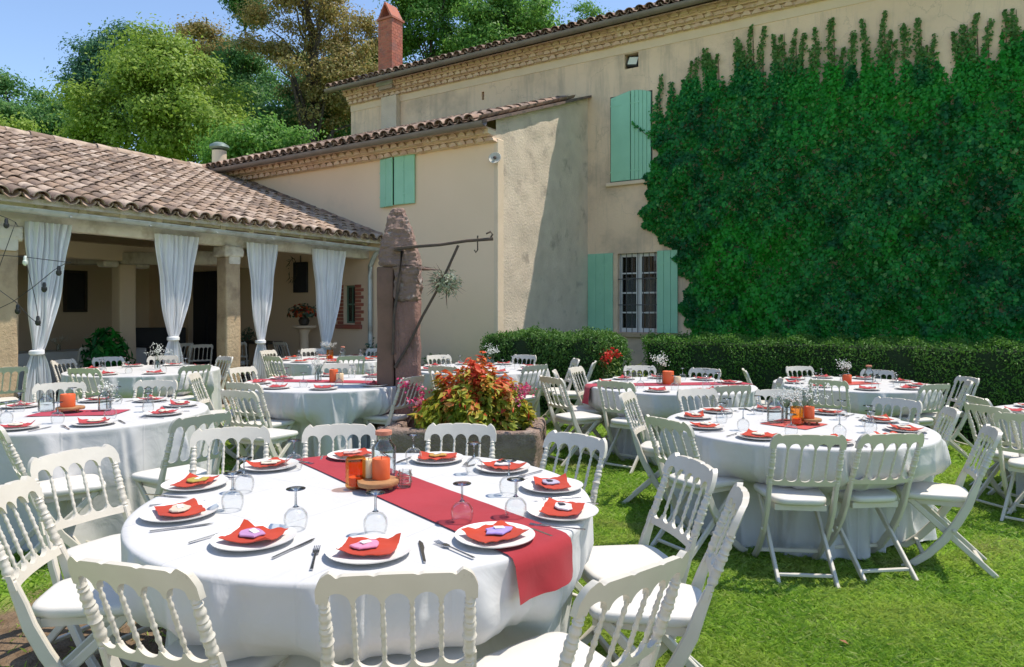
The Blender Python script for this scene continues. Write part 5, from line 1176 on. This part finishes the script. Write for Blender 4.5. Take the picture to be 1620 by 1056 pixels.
# ------------------------------------------------------------------ hedges
M['hedge_leaf'] = leaf('hedge_leaf', [(0,(0.07,0.19,0.028)),(0.5,(0.11,0.27,0.04)),(1,(0.18,0.35,0.06))], 0.4, patch=(0.09,0.22,0.03))
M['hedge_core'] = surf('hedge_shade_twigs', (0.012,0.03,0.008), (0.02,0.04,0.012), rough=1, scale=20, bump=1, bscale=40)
def hedge(label, x0, x1, y0, y1, h, n, seed, lsz=0.045, amp=0.05, mat='hedge_leaf'):
    t = thing('clipped_hedge', label, 'hedge', ((x0+x1)/2, (y0+y1)/2, 0)); rs = np.random.default_rng(seed); hx, hy = (x1-x0)/2, (y1-y0)/2
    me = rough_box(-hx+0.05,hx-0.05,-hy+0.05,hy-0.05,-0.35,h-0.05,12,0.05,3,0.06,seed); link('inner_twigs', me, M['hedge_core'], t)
    A = np.array([2*hx*h, 2*hx*2*hy, 2*hy*h, 2*hy*h]); A /= A.sum(); k = rs.choice(4, size=n, p=A); u, v = rs.random(n)*2-1, rs.random(n)
    P = np.zeros((n,3)); N = np.zeros((n,3))
    s = k == 0; P[s] = np.stack([u[s]*hx, np.full(s.sum(), -hy), v[s]*(h+0.3)-0.3], 1); N[s] = (0,-1,0.5)
    s = k == 1; P[s] = np.stack([u[s]*hx, (v[s]*2-1)*hy, np.full(s.sum(), h)], 1); N[s] = (0,-0.1,1)
    s = k == 2; P[s] = np.stack([np.full(s.sum(), -hx), u[s]*hy, v[s]*h], 1); N[s] = (-1,0,0.5)
    s = k == 3; P[s] = np.stack([np.full(s.sum(), hx), u[s]*hy, v[s]*h], 1); N[s] = (1,0,0.5)
    lump = amp*(np.sin(P[:,0]*5.1+seed)*np.cos(P[:,2]*6.3+P[:,1]*4)+0.6*np.sin(P[:,0]*13+P[:,2]*9)+0.5*np.sin(P[:,1]*11+P[:,0]*7))
    Nn = N/np.linalg.norm(N,axis=1,keepdims=True); P += Nn*(lump+rs.normal(size=n)*0.03-0.01)[:,None]
    o = link('foliage', leaf_mesh('foliage', P, N+0.75*rs.normal(size=(n,3)), lsz*(0.6+0.8*rs.random(n)), 0.5, 0.3, Nn*0.6+np.array([0,0,0.5])), M[mat], t); o['kind'] = 'stuff'; return t
hedge('long clipped hedge running in front of the ivy wall', -4.35, 5.5, 10.72, 11.7, 1.06, 70000, 2, 0.036)
M['hedge_loose'] = leaf('loose_hedge_leaf', [(0,(0.045,0.12,0.02)),(0.5,(0.08,0.19,0.03)),(1,(0.14,0.27,0.055))], 0.35)  # leaf greens of the loose hedge and the low wall shrub
hedge('taller loose hedge at the annex corner beside the rough wall', -6.25, -4.30, 8.95, 10.0, 1.13, 26000, 3, 0.042, 0.05, 'hedge_loose')

# ------------------------------------------------------------------ ivy
M['ivy'] = leaf('ivy_leaf', [(0,(0.014,0.17,0.036)),(0.4,(0.022,0.24,0.048)),(0.8,(0.042,0.31,0.055)),(0.95,(0.12,0.40,0.07)),(1,(0.27,0.44,0.15))], 0.4, 0.38, patch=(0.042,0.38,0.03), pscale=0.45, patch2=(0.012,0.125,0.042), p2scale=1.7, p2lo=0.52, p2hi=0.64)
M['ivy_young'] = leaf('ivy_young_leaf', [(0,(0.06,0.17,0.035)),(0.5,(0.10,0.24,0.05)),(1,(0.18,0.31,0.09))], 0.35)
ivy = thing('wall_ivy', 'dense dark green creeper covering the farmhouse wall up to the upper storey', 'ivy', (0, YM, 0))
left = sorted([(on_Y(px, py, YM-0.2).z, on_Y(px, py, YM-0.2).x) for px, py in ((1085,590),(1078,520),(1076,440),(1062,400),(1030,380),(1012,340),(1010,325),(1022,270),(1030,215),(1032,160),(1050,130),(1100,118))])
lz = np.array([a for a, _ in left]); lx = np.array([b_ for _, b_ in left])
tp = sorted([(on_Y(px, py, YM-0.15).x, on_Y(px, py, YM-0.15).z) for px, py in ((1028,175),(1060,150),(1110,135),(1180,125),(1260,128),(1330,125),(1400,118),(1480,125),(1540,112),(1620,85),(1800,60))]); tx = np.array([a for a, _ in tp]); tzv = np.array([b_ for _, b_ in tp])
rs = np.random.default_rng(21); n = 260000
X = rs.uniform(-5.7, 5.6, n); Zz = rs.uniform(0.0, 7.2, n)
topz = np.interp(X, tx, tzv)+0.10+0.22*np.sin(X*9+2*np.sin(X*3.1))+0.16*np.sin(X*23+1)+0.14*np.sin(X*41+2)-0.25*rs.random(n)**2; lf = np.interp(Zz, lz, lx)+0.10*np.sin(Zz*7)+0.06*np.sin(Zz*19)
dl, dt = X-lf, topz-Zz
gap = (np.sin(X*3.3+2*np.sin(Zz*2.1))*np.sin(Zz*4.1+1.5*np.sin(X*2.7))+0.5*np.sin(X*11+Zz*7)*np.sin(Zz*13-X*5)) > 1.12
keep = (dl > 0) & (dt > -0.05) & (~gap | (rs.random(n) < 0.55)) & ((X < 1.6) | (rs.random(n) < 0.45))
X, Zz, dl, dt = X[keep], Zz[keep], dl[keep], dt[keep]; n = len(X)
edge = np.clip(np.minimum(dl/0.5, dt/1.6), 0.05, 1)
bul = (0.22+0.10*np.sin(X*2.3+1)*np.sin(Zz*1.9)+0.08*np.sin(X*5.3+Zz*3.1)+0.06*np.sin(X*9.1-Zz*7.7)+0.04*np.sin(X*17+Zz*13)+0.07*np.sin(X*3.7-Zz*5.1+2))
bul = 0.26+1.25*(bul-0.22)+0.05*np.sin(X*29+3*np.sin(Zz*11))*np.sin(Zz*27+2*np.sin(X*13)); bul = np.clip(bul, 0.05, 0.75)*edge+0.02
dep = bul*(1-0.40*rs.random(n)**2)+0.05*(rs.random(n) < 0.06)*rs.random(n)*edge
bk = rs.random(n) < 0.16; dep = np.where(bk, 0.02+0.03*rs.random(n), dep)
P = np.stack([X, -dep, Zz], 1)
N = np.stack([0.5*rs.normal(size=n), -1+0.4*rs.normal(size=n), 0.55+0.5*rs.normal(size=n)], 1)
sz = 0.062*(0.4+1.3*rs.random(n)**2); o = link('foliage', leaf_mesh('foliage', P, N, sz, 0.85, 0.22, np.tile(np.array([0,-0.3,-1.0]), (n,1))), M['ivy'], ivy); o['kind'] = 'stuff'
# climbing shoots above the mass
sx = []
for px, py in ((1042,120),(1098,92),(1135,85),(1168,60),(1190,40),(1205,42),(1222,55),(1240,52),(1258,48),(1268,52),(1288,45),(1318,28),(1345,50),(1368,30),(1398,18),(1405,48),(1428,38),(1456,28),(1476,55),(1510,50),(1530,38),(1545,22),(1562,32),(1590,16),(1608,14),(1640,10),(1700,0)):
    sx.append(on_Y(px, py, YM-0.05))
Ps = []; stems = MB()
for k in range(46):
    xk = rs.uniform(-4.9, 2.6); zk = float(np.interp(xk, tx, tzv)); sx.append(Vector((xk, 0, zk+rs.uniform(0.15,0.75))))
for q in sx:
    b0 = float(np.interp(q.x, tx, tzv))-0.3; ln = max(0.3, q.z-b0); m_ = int(260*ln); t = rs.random(m_)**1.3; wd = 0.085*(1-0.7*t)*(0.7+0.6*rs.random())
    xx = q.x+0.05*np.sin(t*4+q.x*9)+wd*rs.normal(size=m_)*0.8; Ps.append(np.stack([xx, -0.03-0.10*rs.random(m_)*(1-t*0.7), b0+t*ln], 1))
    stems.tube([(q.x,-0.015,b0-0.3),(q.x+0.02,-0.015,b0+ln*0.5),(q.x,-0.012,b0+ln)], [0.012,0.008,0.003], 5)
Ps = np.concatenate(Ps); hz_ = Ps[:,2]-np.interp(Ps[:,0], tx, tzv); low = hz_ < 0.12+0.30*rs.random(len(Ps))
for nm, sel, mt in (('young_shoots', ~low, 'ivy_young'), ('shoot_bases', low, 'ivy')):
    Q = Ps[sel]; m_ = len(Q)
    o = link(nm, leaf_mesh(nm, Q, np.stack([0.5*rs.normal(size=m_), -1+0.4*rs.normal(size=m_), 0.4+0.5*rs.normal(size=m_)], 1), 0.055*(0.5+0.9*rs.random(m_)), 0.8, 0.25, np.tile(np.array([0,-0.2,-1.0]), (m_,1))), M[mt], ivy); o['kind'] = 'stuff'
q = on_Y(1000, 195, YM-0.05); e_ = on_Y(1040, 225, YM-0.05)
stems.tube([(e_.x,-0.06,e_.z),((q.x+e_.x)/2,-0.07,(q.z+e_.z)/2-0.02),(q.x,-0.06,q.z)], [0.008,0.006,0.003], 5)
stems.build('stems', M['oldwood'], ivy)['kind'] = 'stuff'
t = rs.random(60); pp = np.stack([e_.x+(q.x-e_.x)*t, -0.07-0.02*rs.random(60), e_.z+(q.z-e_.z)*t+0.02*rs.normal(size=60)], 1)
link('tendril_leaves', leaf_mesh('tendril_leaves', pp, np.stack([0.3*rs.normal(size=60), -np.ones(60), 0.3*rs.normal(size=60)],1), 0.05, 0.8, 0.2), M['ivy'], ivy)

# ------------------------------------------------------------------ small plants
def shrub(name, label, cat, loc, rx, rz_, n, mat, lsz, seed, flowers=None, asp=0.5):
    t = thing(name, label, cat, loc); rs = np.random.default_rng(seed)
    D = rs.normal(size=(n,3)); D[:,2] = np.abs(D[:,2]); D /= np.linalg.norm(D,axis=1,keepdims=True); q_ = rs.random(n)**0.45; P = D*q_[:,None]*np.array([rx,rx,rz_]); P[:,2] += 0.02; P += 0.03*rs.normal(size=(n,3))
    o = link('foliage', leaf_mesh('foliage', P, D+0.7*rs.normal(size=(n,3))+np.array([0,0,0.4]), lsz*(0.6+0.8*rs.random(n)), asp, 0.25, D), M[mat], t); o['kind'] = 'stuff'
    mb = MB()
    for k in range(14): d = Vector(D[k]); mb.tube([(0.02*d.x,0.02*d.y,-0.01), (d.x*rx*0.4,d.y*rx*0.4,rz_*0.4), Vector(P[k])], [0.010,0.007,0.003], 5)
    mb.build('stems', M['oldwood'], t)['kind'] = 'stuff'
    if flowers:
        pts = []
        for k in range(flowers[1]):
            c = np.array([rs.normal()*rx*0.4, rs.normal()*rx*0.4, rz_*rs.uniform(*flowers[3])]); pts.append(c+rs.normal(size=(26,3))*0.032)
        pts = np.concatenate(pts); o = link('flowers', leaf_mesh('flowers', pts, rs.normal(size=pts.shape), flowers[2], 0.8, 0.3), M[flowers[0]], t); o['kind'] = 'stuff'
    return t
M['rose_red'] = leaf('red_rose_petal', [(0,(0.55,0.02,0.02)),(0.5,(0.66,0.04,0.03)),(1,(0.60,0.09,0.05))], 0.25)
M['bush_rose'] = leaf('rose_bush_leaf', [(0,(0.05,0.11,0.02)),(0.5,(0.09,0.16,0.03)),(1,(0.15,0.22,0.05))], 0.3)  # leaf greens of the rose bush
M['bush_yel'] = leaf('lime_bush_leaf', [(0,(0.14,0.20,0.02)),(1,(0.26,0.30,0.04))], 0.35)
M['bush_blue'] = leaf('blue_green_leaf', [(0,(0.05,0.10,0.06)),(1,(0.12,0.20,0.13))], 0.25)
q = at_depth(962, 640, 9.9); shrub('rose_bush', 'rose bush with red blooms at the corner of the hedge', 'rose bush', (q.x,q.y,0), 0.26, 0.95, 1500, 'bush_rose', 0.05, 3, ('rose_red', 9, 0.04, (0.75,1.05)))
q = at_depth(1010, 640, 9.8); shrub('lime_shrub', 'low lime green shrub by the hedge foot', 'shrub', (q.x,q.y,0), 0.28, 0.72, 900, 'bush_yel', 0.05, 4)
q = on_Y(592, 560, 9.6); shrub('corner_shrub', 'blue green shrub against the annex wall by the downpipe', 'shrub', (q.x,q.y,0), 0.35, 0.95, 1300, 'bush_blue', 0.07, 5)
q = on_Y(682, 575, 9.6); shrub('wall_shrub', 'dark low shrub at the foot of the annex wall', 'shrub', (q.x,q.y,0), 0.32, 0.75, 900, 'hedge_loose', 0.06, 6)

# ------------------------------------------------------------------ loggia furnishings
bt = on_X(120, 557, -14.0); bt_y = 5.6
bu = thing('buffet_table', 'long buffet table under white cloth deep in the loggia', 'table', (-13.95, 6.15, 0.03))
MB().box(-0.40,0.40,-1.5,1.5,0.70,0.735).build('tabletop', M['darkwood'], bu)
for x in (-0.34,0.34):
    for y in (-1.4,1.4): MB().box(x-0.025,x+0.025,y-0.025,y+0.025,0,0.70).build('table_leg', M['iron'], bu)
mb = MB(); per = []
for (x0,y0,x1,y1,k) in ((-0.42,-1.52,0.42,-1.52,20),(0.42,-1.52,0.42,1.52,60),(0.42,1.52,-0.42,1.52,20),(-0.42,1.52,-0.42,-1.52,60)):
    for i in range(k): per.append((x0+(x1-x0)*i/k, y0+(y1-y0)*i/k))
n = len(per); V = [(x,y,0.742) for x,y in per]
for z in (0.72,0.5,0.25,0.02):
    for i,(x,y) in enumerate(per): f = 1+0.03*math.sin(i*0.9)*(0.75-z)+0.015*(0.75-z); V.append((x*f*(1+0.02*math.sin(i*0.9)*(0.75-z)), y*f, z))
mb.add(V, [tuple(range(n))]+[(r_*n+i, r_*n+(i+1)%n, (r_+1)*n+(i+1)%n, (r_+1)*n+i) for r_ in range(4) for i in range(n)])
o = mb.build('tablecloth', M['linen'], None, True, R(50)); o.location = (-13.95,6.15,0.03); tag(o, 'white cloth over the long buffet table in the loggia', 'tablecloth')
mb = MB(); k = 14
V = []
for j, (x, z) in enumerate(((-0.3,0.748),(0.43,0.748),(0.452,0.70),(0.47,0.5),(0.475,0.35))):
    for i in range(k+1): V.append((x+0.012*math.sin(i*1.3)*(0.75-z)*2, -1.5+0.7*i/k, z))
mb.add(V, [(j*(k+1)+i, j*(k+1)+i+1, (j+1)*(k+1)+i+1, (j+1)*(k+1)+i) for j in range(4) for i in range(k)])
o = mb.build('red_table_cover', M['runner'], None, True, 2); o.location = (-13.95,6.15,0.03); tag(o, 'crimson cloth draped over one end of the loggia buffet table', 'table cover')
breath((-13.9, 6.9, 0.778), 'white flower arrangement on the loggia buffet table', 51, 0.2, 0.2)
breath((-13.8, 6.2, 0.778), 'spray of pale flowers at mid buffet table in the loggia', 52, 0.15, 0.18)
for (x, y, f, wh_) in ((-12.4,6.1,(-1,0.1),'beside the potted palm'),(-12.3,7.7,(-1,0),'past the inner column'),(-12.0,8.6,(-0.7,0.7),'before the dark door'),(-11.6,7.6,(-1,0.4),'behind the sunlit pillar'),(-11.2,9.0,(0,1),'near the stone pedestal')):
    fc = Vector((x,y,0)); xz = (cs*x+sn*y, -sn*x+cs*y); fw = (cs*f[0]+sn*f[1], -sn*f[0]+cs*f[1])
    o = place_chair(xz, fw, 'white folding chair in the loggia shade, ' + wh_, 'chairs inside the loggia'); o.location.z = 0.03
# potted palm
q = on_X(168, 560, -12.3); pp_ = thing('potted_palm', 'large dark leafy plant in a pot by the inner loggia column', 'plant', (q.x, q.y, 0.03))
MB().lathe([(0,0.14),(0.02,0.15),(0.34,0.20),(0.38,0.21),(0.38,0.18),(0.33,0.17),(0.33,0.01)], 20).build('pot', M['darkwood'], pp_, True)
rs = np.random.default_rng(8); n = 500; D = rs.normal(size=(n,3)); D[:,2] = np.abs(D[:,2])+0.1; D /= np.linalg.norm(D,axis=1,keepdims=True); P = D*(rs.random(n)**0.5)[:,None]*np.array([0.42,0.42,0.75])+np.array([0,0,0.42])
o = link('leaves', leaf_mesh('leaves', P, D+0.4*rs.normal(size=(n,3)), 0.22, 0.3, 0.2, D), M['ivy'], pp_); o['kind'] = 'stuff'
mb = MB()
for k in range(12): mb.tube([(0,0,0.3), Vector(P[k])*0.6+Vector((0,0,0.15)), Vector(P[k])], [0.012,0.008,0.004], 5)
mb.build('stems', M['sprig'], pp_)['kind'] = 'stuff'
# pedestal with a bouquet, dark console
q = on_Y(481, 540, 9.55); pd = thing('pedestal', 'pale stone pedestal at the end wall of the loggia', 'pedestal', (q.x, q.y, 0.03))
MB().lathe([(0,0.20),(0.05,0.20),(0.07,0.13),(0.15,0.10),(1.0,0.085),(1.10,0.13),(1.14,0.24),(1.18,0.24)], 20).build('column', M['plaster_band'], pd, True)
bq = thing('bouquet', 'mixed red and green bouquet on the loggia pedestal', 'bouquet', (q.x, q.y, 1.212))
MB().lathe([(0,0.06),(0.02,0.09),(0.10,0.11),(0.16,0.08),(0.18,0.09)], 16).build('vase', M['darkwood'], bq, True)
rs = np.random.default_rng(9); n = 260; D = rs.normal(size=(n,3)); D[:,2] = np.abs(D[:,2]); P = D/np.linalg.norm(D,axis=1,keepdims=True)*(rs.random(n)**0.5)[:,None]*np.array([0.42,0.3,0.28])+np.array([0,0,0.18])
s = rs.random(n) < 0.35
link('leaves', leaf_mesh('leaves', P[~s], D[~s], 0.10, 0.4, 0.2), M['bush_blue'], bq)['kind'] = 'stuff'; link('blooms', leaf_mesh('blooms', P[s], D[s], 0.09, 0.8, 0.3), M['col_red'], bq)['kind'] = 'stuff'
q = on_Y(405, 540, 9.5); cb = thing('console_table', 'dark low console table behind the third curtain', 'table', (q.x, q.y, 0.03), 0)
MB().box(-0.6,0.6,-0.22,0.22,0.78,0.83,0.006).build('top', M['darkwood'], cb)
for x in (-0.55,0.55):
    for y in (-0.18,0.18): MB().box(x-0.025,x+0.025,y-0.025,y+0.025,0,0.779).build('leg', M['darkwood'], cb)
MB().box(-0.5,0.5,-0.18,0.18,0.25,0.28).build('shelf', M['darkwood'], cb)
shrub('potted_herb', 'little potted herb standing on the dark console table', 'plant', (q.x-0.3,q.y,0.862), 0.16, 0.28, 200, 'bush_blue', 0.06, 15)
q = on_Y(250, 545, 9.0); pn = thing('upright_piano', 'black upright piano in the shadow at the back of the loggia', 'piano', (-15.0, 8.6, 0.03), R(60))
MB().box(-0.7,0.7,-0.28,0.28,0.0,1.1,0.01).build('body', M['dark'], pn); MB().box(-0.68,0.68,-0.52,-0.285,0.62,0.72,0.01).build('keyboard_shelf', M['dark'], pn)

# ------------------------------------------------------------------ string lights
sl_ = thing('string_lights', 'black cable string lights strung criss cross before the first curtain', 'string lights', (0,0,0)); ZS = 7.6
sp = lambda px, py, dz=0.0: at_depth(px, py, ZS+dz)
cabs = [[(-60,396),(0,404),(40,407),(105,415),(112,416)],[(-30,330),(10,345),(25,352),(20,365),(0,420),(-20,470)],[(105,416),(85,428),(52,455),(20,478),(-30,502)],[(-40,450),(0,460),(25,478),(45,500),(64,516)],[(40,407),(45,430),(55,470),(60,500),(64,516)]]
for c in cabs: MB().tube([sp(*p) for p in c], 0.004, 5).build('cable', M['black'], sl_, True)
for px, py in ((40,405),(93,421),(70,447),(60,500),(28,482),(10,346)):
    p = sp(px, py); MB().lathe([(0,0.012),(-0.02,0.018),(-0.05,0.018),(-0.055,0.026),(-0.085,0.028),(-0.105,0.015),(-0.11,0.001)], 10, p, p+Vector((0,0,1))).build('bulb', M['black'] if px != 40 else M['lamp_glass'], sl_, True)
q = sp(20,352); 
MB().tube([sp(24,352), on_X(28,358,-9.74)], 0.006, 5).build('cable', M['black'], sl_)
o = link('fallen_leaf', leaf_mesh('fallen_leaf', np.array([list(on_z(1335,1016,0.0))]), np.array([[0.1,0.1,1.0]]), 0.05, 0.6, 0.2), surf('dry_leaf', (0.30,0.13,0.05), (0.22,0.09,0.04), rough=0.8)); tag(o, 'single dry brown leaf lying on the open lawn', 'leaf')
# ------------------------------------------------------------------ trees
BARK = surf('tree_bark', (0.085,0.065,0.05), (0.05,0.04,0.032), rough=0.95, scale=8, bump=0.8, bscale=20)
def tree(name, label, Z, ells, mat, nclump, per, lsz, seed, base=None, crad=0.5, limbs=16, asp=0.55, trunk_r=0.22, group='trees behind the farm', up=0.5):
    """ells: crown lobes as photo (x, y, half width, half height, depth offset) at distance Z"""
    rs = np.random.default_rng(seed); E = []
    for (px, py, rx, ry, dz_) in ells:
        c = at_depth(px, py, Z+dz_); E.append((np.array(c), rx*(Z+dz_)/F, ry*(Z+dz_)/F))
    base_px = base if base else ells[0][0]; b0 = at_depth(base_px, HY, Z); b0.z = -0.3
    t = thing(name, label, 'tree', b0, 0, group); b0n = np.array(b0)
    vol = np.array([e[1]**2*e[2] for e in E]); nb = max(8, nclump//5); pk = rs.choice(len(E), size=nb, p=vol/vol.sum())
    Db = rs.normal(size=(nb,3)); Db /= np.linalg.norm(Db,axis=1,keepdims=True); qb = rs.random(nb)**0.30
    Er = np.stack([[E[k][1],E[k][1],E[k][2]] for k in pk]); Bc = np.stack([E[k][0] for k in pk])+Db*qb[:,None]*Er      # boughs
    pick = rs.integers(0, nb, nclump); D0 = rs.normal(size=(nclump,3)); D0 /= np.linalg.norm(D0,axis=1,keepdims=True)
    brad = (0.55+0.5*rs.random(nb))*np.maximum(0.55, Er.mean(axis=1)*0.38)
    Cc = Bc[pick]+D0*(rs.random(nclump)**0.5)[:,None]*brad[pick][:,None]*np.array([1,1,0.55]); D = Db[pick]*0.6+D0*0.6
    per = int(per*2.3); lsz = lsz*0.66; n = nclump*per; idx = np.repeat(np.arange(nclump), per)
    cr = crad*(0.5+0.7*rs.random(nclump)); off = rs.normal(size=(n,3))*np.array([1,1,0.55])*cr[idx][:,None]*0.55
    P = Cc[idx]+off-b0n
    N = off/np.maximum(np.linalg.norm(off,axis=1,keepdims=True),1e-4)+0.5*D[idx]+np.array([0,0,up])+0.6*rs.normal(size=(n,3))
    o = link('crown', leaf_mesh('crown', P, N, lsz*(0.55+0.9*rs.random(n)), asp, 0.25), mat, t); o['kind'] = 'stuff'
    top = max(e[0][2]+e[2]*0.6 for e in E); mid = np.mean([e[0] for e in E], axis=0)
    tr_ = [Vector((0,0,0))]; steps = 7
    for k in range(1, steps+1):
        f = k/steps; tr_.append(Vector(((mid[0]-b0.x)*f**1.5+0.25*rs.normal()*f, (mid[1]-b0.y)*f**1.5+0.25*rs.normal()*f, (top-b0.z)*f)))
    rad = [trunk_r*(1-0.85*(k/steps)) for k in range(steps+1)]
    MB().tube(tr_, rad, 8).build('trunk', BARK, t, True)
    lb = MB(); order = rs.permutation(nclump)[:limbs]
    for k in order:
        e = Vector(Cc[k])-b0; hgt = max(0.15, min(0.9, e.z/(top-b0.z)-0.18)); i = hgt*steps; i0 = int(i); s = tr_[i0].lerp(tr_[min(i0+1,steps)], i-i0); m_ = s.lerp(e, 0.55)+Vector((0,0,0.12*(e-s).length)); r_ = trunk_r*(1-0.85*hgt)*0.45
        lb.tube([s, s.lerp(m_,0.5)+Vector(rs.normal(size=3))*0.12, m_, m_.lerp(e,0.5)+Vector(rs.normal(size=3))*0.15, e], [r_, r_*0.8, r_*0.55, r_*0.35, r_*0.12], 6)
    lb.build('limbs', BARK, t, True)['kind'] = 'stuff'; return t
LB = leaf('bright_tree_leaf', [(0,(0.16,0.27,0.035)),(0.5,(0.26,0.38,0.05)),(1,(0.36,0.47,0.10))], 0.5)
LD = leaf('dark_tree_leaf', [(0,(0.07,0.18,0.055)),(0.5,(0.12,0.27,0.075)),(1,(0.20,0.35,0.095))], 0.5)
LBl = leaf('blue_green_tree_leaf', [(0,(0.06,0.15,0.085)),(0.5,(0.09,0.21,0.11)),(1,(0.13,0.27,0.13))], 0.45)
LO = leaf('olive_brown_leaf', [(0,(0.30,0.225,0.075)),(0.5,(0.40,0.31,0.11)),(1,(0.27,0.30,0.10))], 0.5)
LG = leaf('mid_green_leaf', [(0,(0.09,0.23,0.04)),(0.5,(0.15,0.33,0.06)),(1,(0.24,0.42,0.08))], 0.5)
tree('broadleaf_tree', 'bright green broadleaf tree rising just behind the loggia ridge', 24, [(270,165,95,85,0),(240,110,55,60,0.5),(180,200,70,60,-0.5),(330,200,75,70,-0.5),(290,95,45,40,0),(150,225,55,50,0),(370,235,55,40,-1)], LB, 460, 55, 0.20, 1, crad=0.62)
tree('broadleaf_tree', 'bluish green tree standing beyond the bright one under open sky', 38, [(165,100,45,48,0),(190,70,30,28,0),(130,120,32,30,0),(180,150,50,50,0)], LBl, 210, 50, 0.25, 2, crad=0.7)
tree('broadleaf_tree', 'broad dark green tree at the far end behind the loggia roof', 34, [(40,170,75,45,0),(-30,165,70,50,0),(100,195,60,40,0),(60,215,90,35,-1),(-90,170,70,60,1)], LD, 330, 55, 0.24, 3, crad=0.75)
tree('small_tree', 'low lime green tree top peeping over the ridge start', 20, [(5,215,35,22,0),(-40,220,40,25,0)], LB, 60, 60, 0.16, 4, crad=0.45, limbs=8, trunk_r=0.1)
tree('tall_tree', 'tall olive brown tree with visible limbs above the annex roof', 27, [(490,110,75,40,0),(470,30,65,45,0.5),(540,50,60,60,0.5),(430,95,45,40,0),(510,170,60,55,0),(560,120,45,60,0),(480,-60,90,50,0)], LO, 420, 46, 0.17, 5, base=475, crad=0.6, limbs=40, trunk_r=0.34)
tree('small_tree', 'thin brownish tree behind the crown of the bright one', 33, [(315,55,38,36,0),(340,120,40,70,0)], LO, 130, 45, 0.19, 6, crad=0.6, limbs=20)
tree('conifer', 'dark blue green narrow tree between the bright and olive trees', 31, [(385,60,30,80,0),(375,140,38,60,0),(400,-20,35,60,0),(395,190,40,50,0)], LD, 240, 50, 0.2, 7, crad=0.6)
tree('broadleaf_tree', 'dense dark tree low behind the annex roof end', 29, [(430,190,60,55,0),(500,205,60,50,0),(400,215,50,45,-1),(545,190,40,50,0)], LD, 260, 50, 0.21, 8, crad=0.6)
tree('broadleaf_tree', 'fresh green tree top just right of the brick chimney', 30, [(680,60,55,55,0),(650,10,50,45,0),(720,80,45,45,0),(630,90,40,40,0),(690,-30,60,50,0)], LG, 300, 55, 0.21, 9, crad=0.62)
tree('broadleaf_tree', 'round green tree showing over the middle of the farmhouse roof', 29, [(800,40,60,50,0),(760,60,45,40,0),(860,40,45,45,0),(830,0,55,40,0),(790,90,60,30,-1)], LG, 300, 55, 0.2, 10, crad=0.62)
tree('small_tree', 'wispy young tree top peeping over the roof eave', 27, [(930,28,16,20,0),(965,38,22,12,0),(990,45,20,10,0)], LG, 40, 32, 0.13, 11, crad=0.35, limbs=14, trunk_r=0.08)
tree('small_tree', 'leafy green shrub tree behind the flue pipe', 21, [(400,235,55,35,0),(450,240,45,22,0),(350,225,40,35,0)], LG, 120, 55, 0.17, 12, crad=0.45, limbs=10, trunk_r=0.12)
# more woodland either side, seen only through gaps
rs_ = random.Random(4)
for k, (px, Z_) in enumerate([(560,46),(610,44),(470,48),(740,46),(340,50),(250,50),(140,52),(20,52)]):
    tree('woodland_tree', 'distant dark woodland tree behind the ' + ['annex roof end','brick chimney','olive brown tree','round green tree','narrow dark tree','bright broadleaf tree','bluish green tree','broad dark tree'][k], Z_, [(px,170,70,70,0),(px+20,110,50,40,0)] if px > 200 else [(px,195,70,35,0)], LD, 120, 45, 0.33, 30+k, crad=0.95, limbs=8, group='woodland trees behind the nearer ones')

# ------------------------------------------------------------------ grass
rs = np.random.default_rng(77); n = 470000
ang = rs.uniform(-0.80, 0.72, n); r = 1.6*np.exp(rs.random(n)*np.log(13.0/1.6))
r = np.sqrt(rs.random(n)*(13.5**2-1.5**2)+1.5**2)*0+r
xc, zc = r*np.sin(ang), r*np.cos(ang); X = cs*xc-sn*zc; Y = sn*xc+cs*zc
ok = ((zc > 1.5) | (xc > 2.2)) & (X > -9.3) & (Y < 11.2) & ~((X < -6.6) & (Y > 9.95)); 
d_s = np.hypot(X-SOIL.x, Y-SOIL.y); ok &= rs.random(n) < np.clip((d_s-0.55)/0.9, 0.03, 1)
X, Y, r = X[ok], Y[ok], r[ok]; n = len(X)
tuft = 0.5+0.5*np.sin(X*9+2*np.sin(Y*5))*np.sin(Y*8+1.7*np.sin(X*6)); h = (0.012+0.014*rs.random(n)+0.010*tuft)*(1+0.02*r); w = 0.0014*(1+0.30*r)*(0.6+0.8*rs.random(n))
a = rs.uniform(0, 6.283, n); dx, dy = np.cos(a), np.sin(a); b_ = rs.uniform(0,6.283,n); lean = h*(0.6+1.6*rs.random(n))
tq = np.clip(cs*X+sn*Y-0.2, 0, 7); P0 = np.stack([X, Y, -0.036*tq*tq/(tq+0.6)-0.002], 1); side = np.stack([dx*w, dy*w, np.zeros(n)], 1)
mid = P0+np.stack([np.cos(b_)*lean*0.35, np.sin(b_)*lean*0.35, h*0.62], 1); tip = P0+np.stack([np.cos(b_)*lean, np.sin(b_)*lean, h], 1)
V = np.stack([P0-side, P0+side, mid+side*0.7, tip], 1)
M['grass'] = leaf('grass_blade', [(0,(0.16,0.29,0.03)),(0.45,(0.24,0.42,0.045)),(0.8,(0.32,0.50,0.07)),(1,(0.45,0.50,0.18))], 0.45, 0.5, patch=(0.38,0.48,0.09), pscale=0.9, patch2=(0.42,0.40,0.14), p2scale=1.4, p2lo=0.58, p2hi=0.72)
o = link('grass', quads_np('grass', V, 4), M['grass']); tag(o, 'short mown green grass covering the lawn', 'grass', kind='stuff')
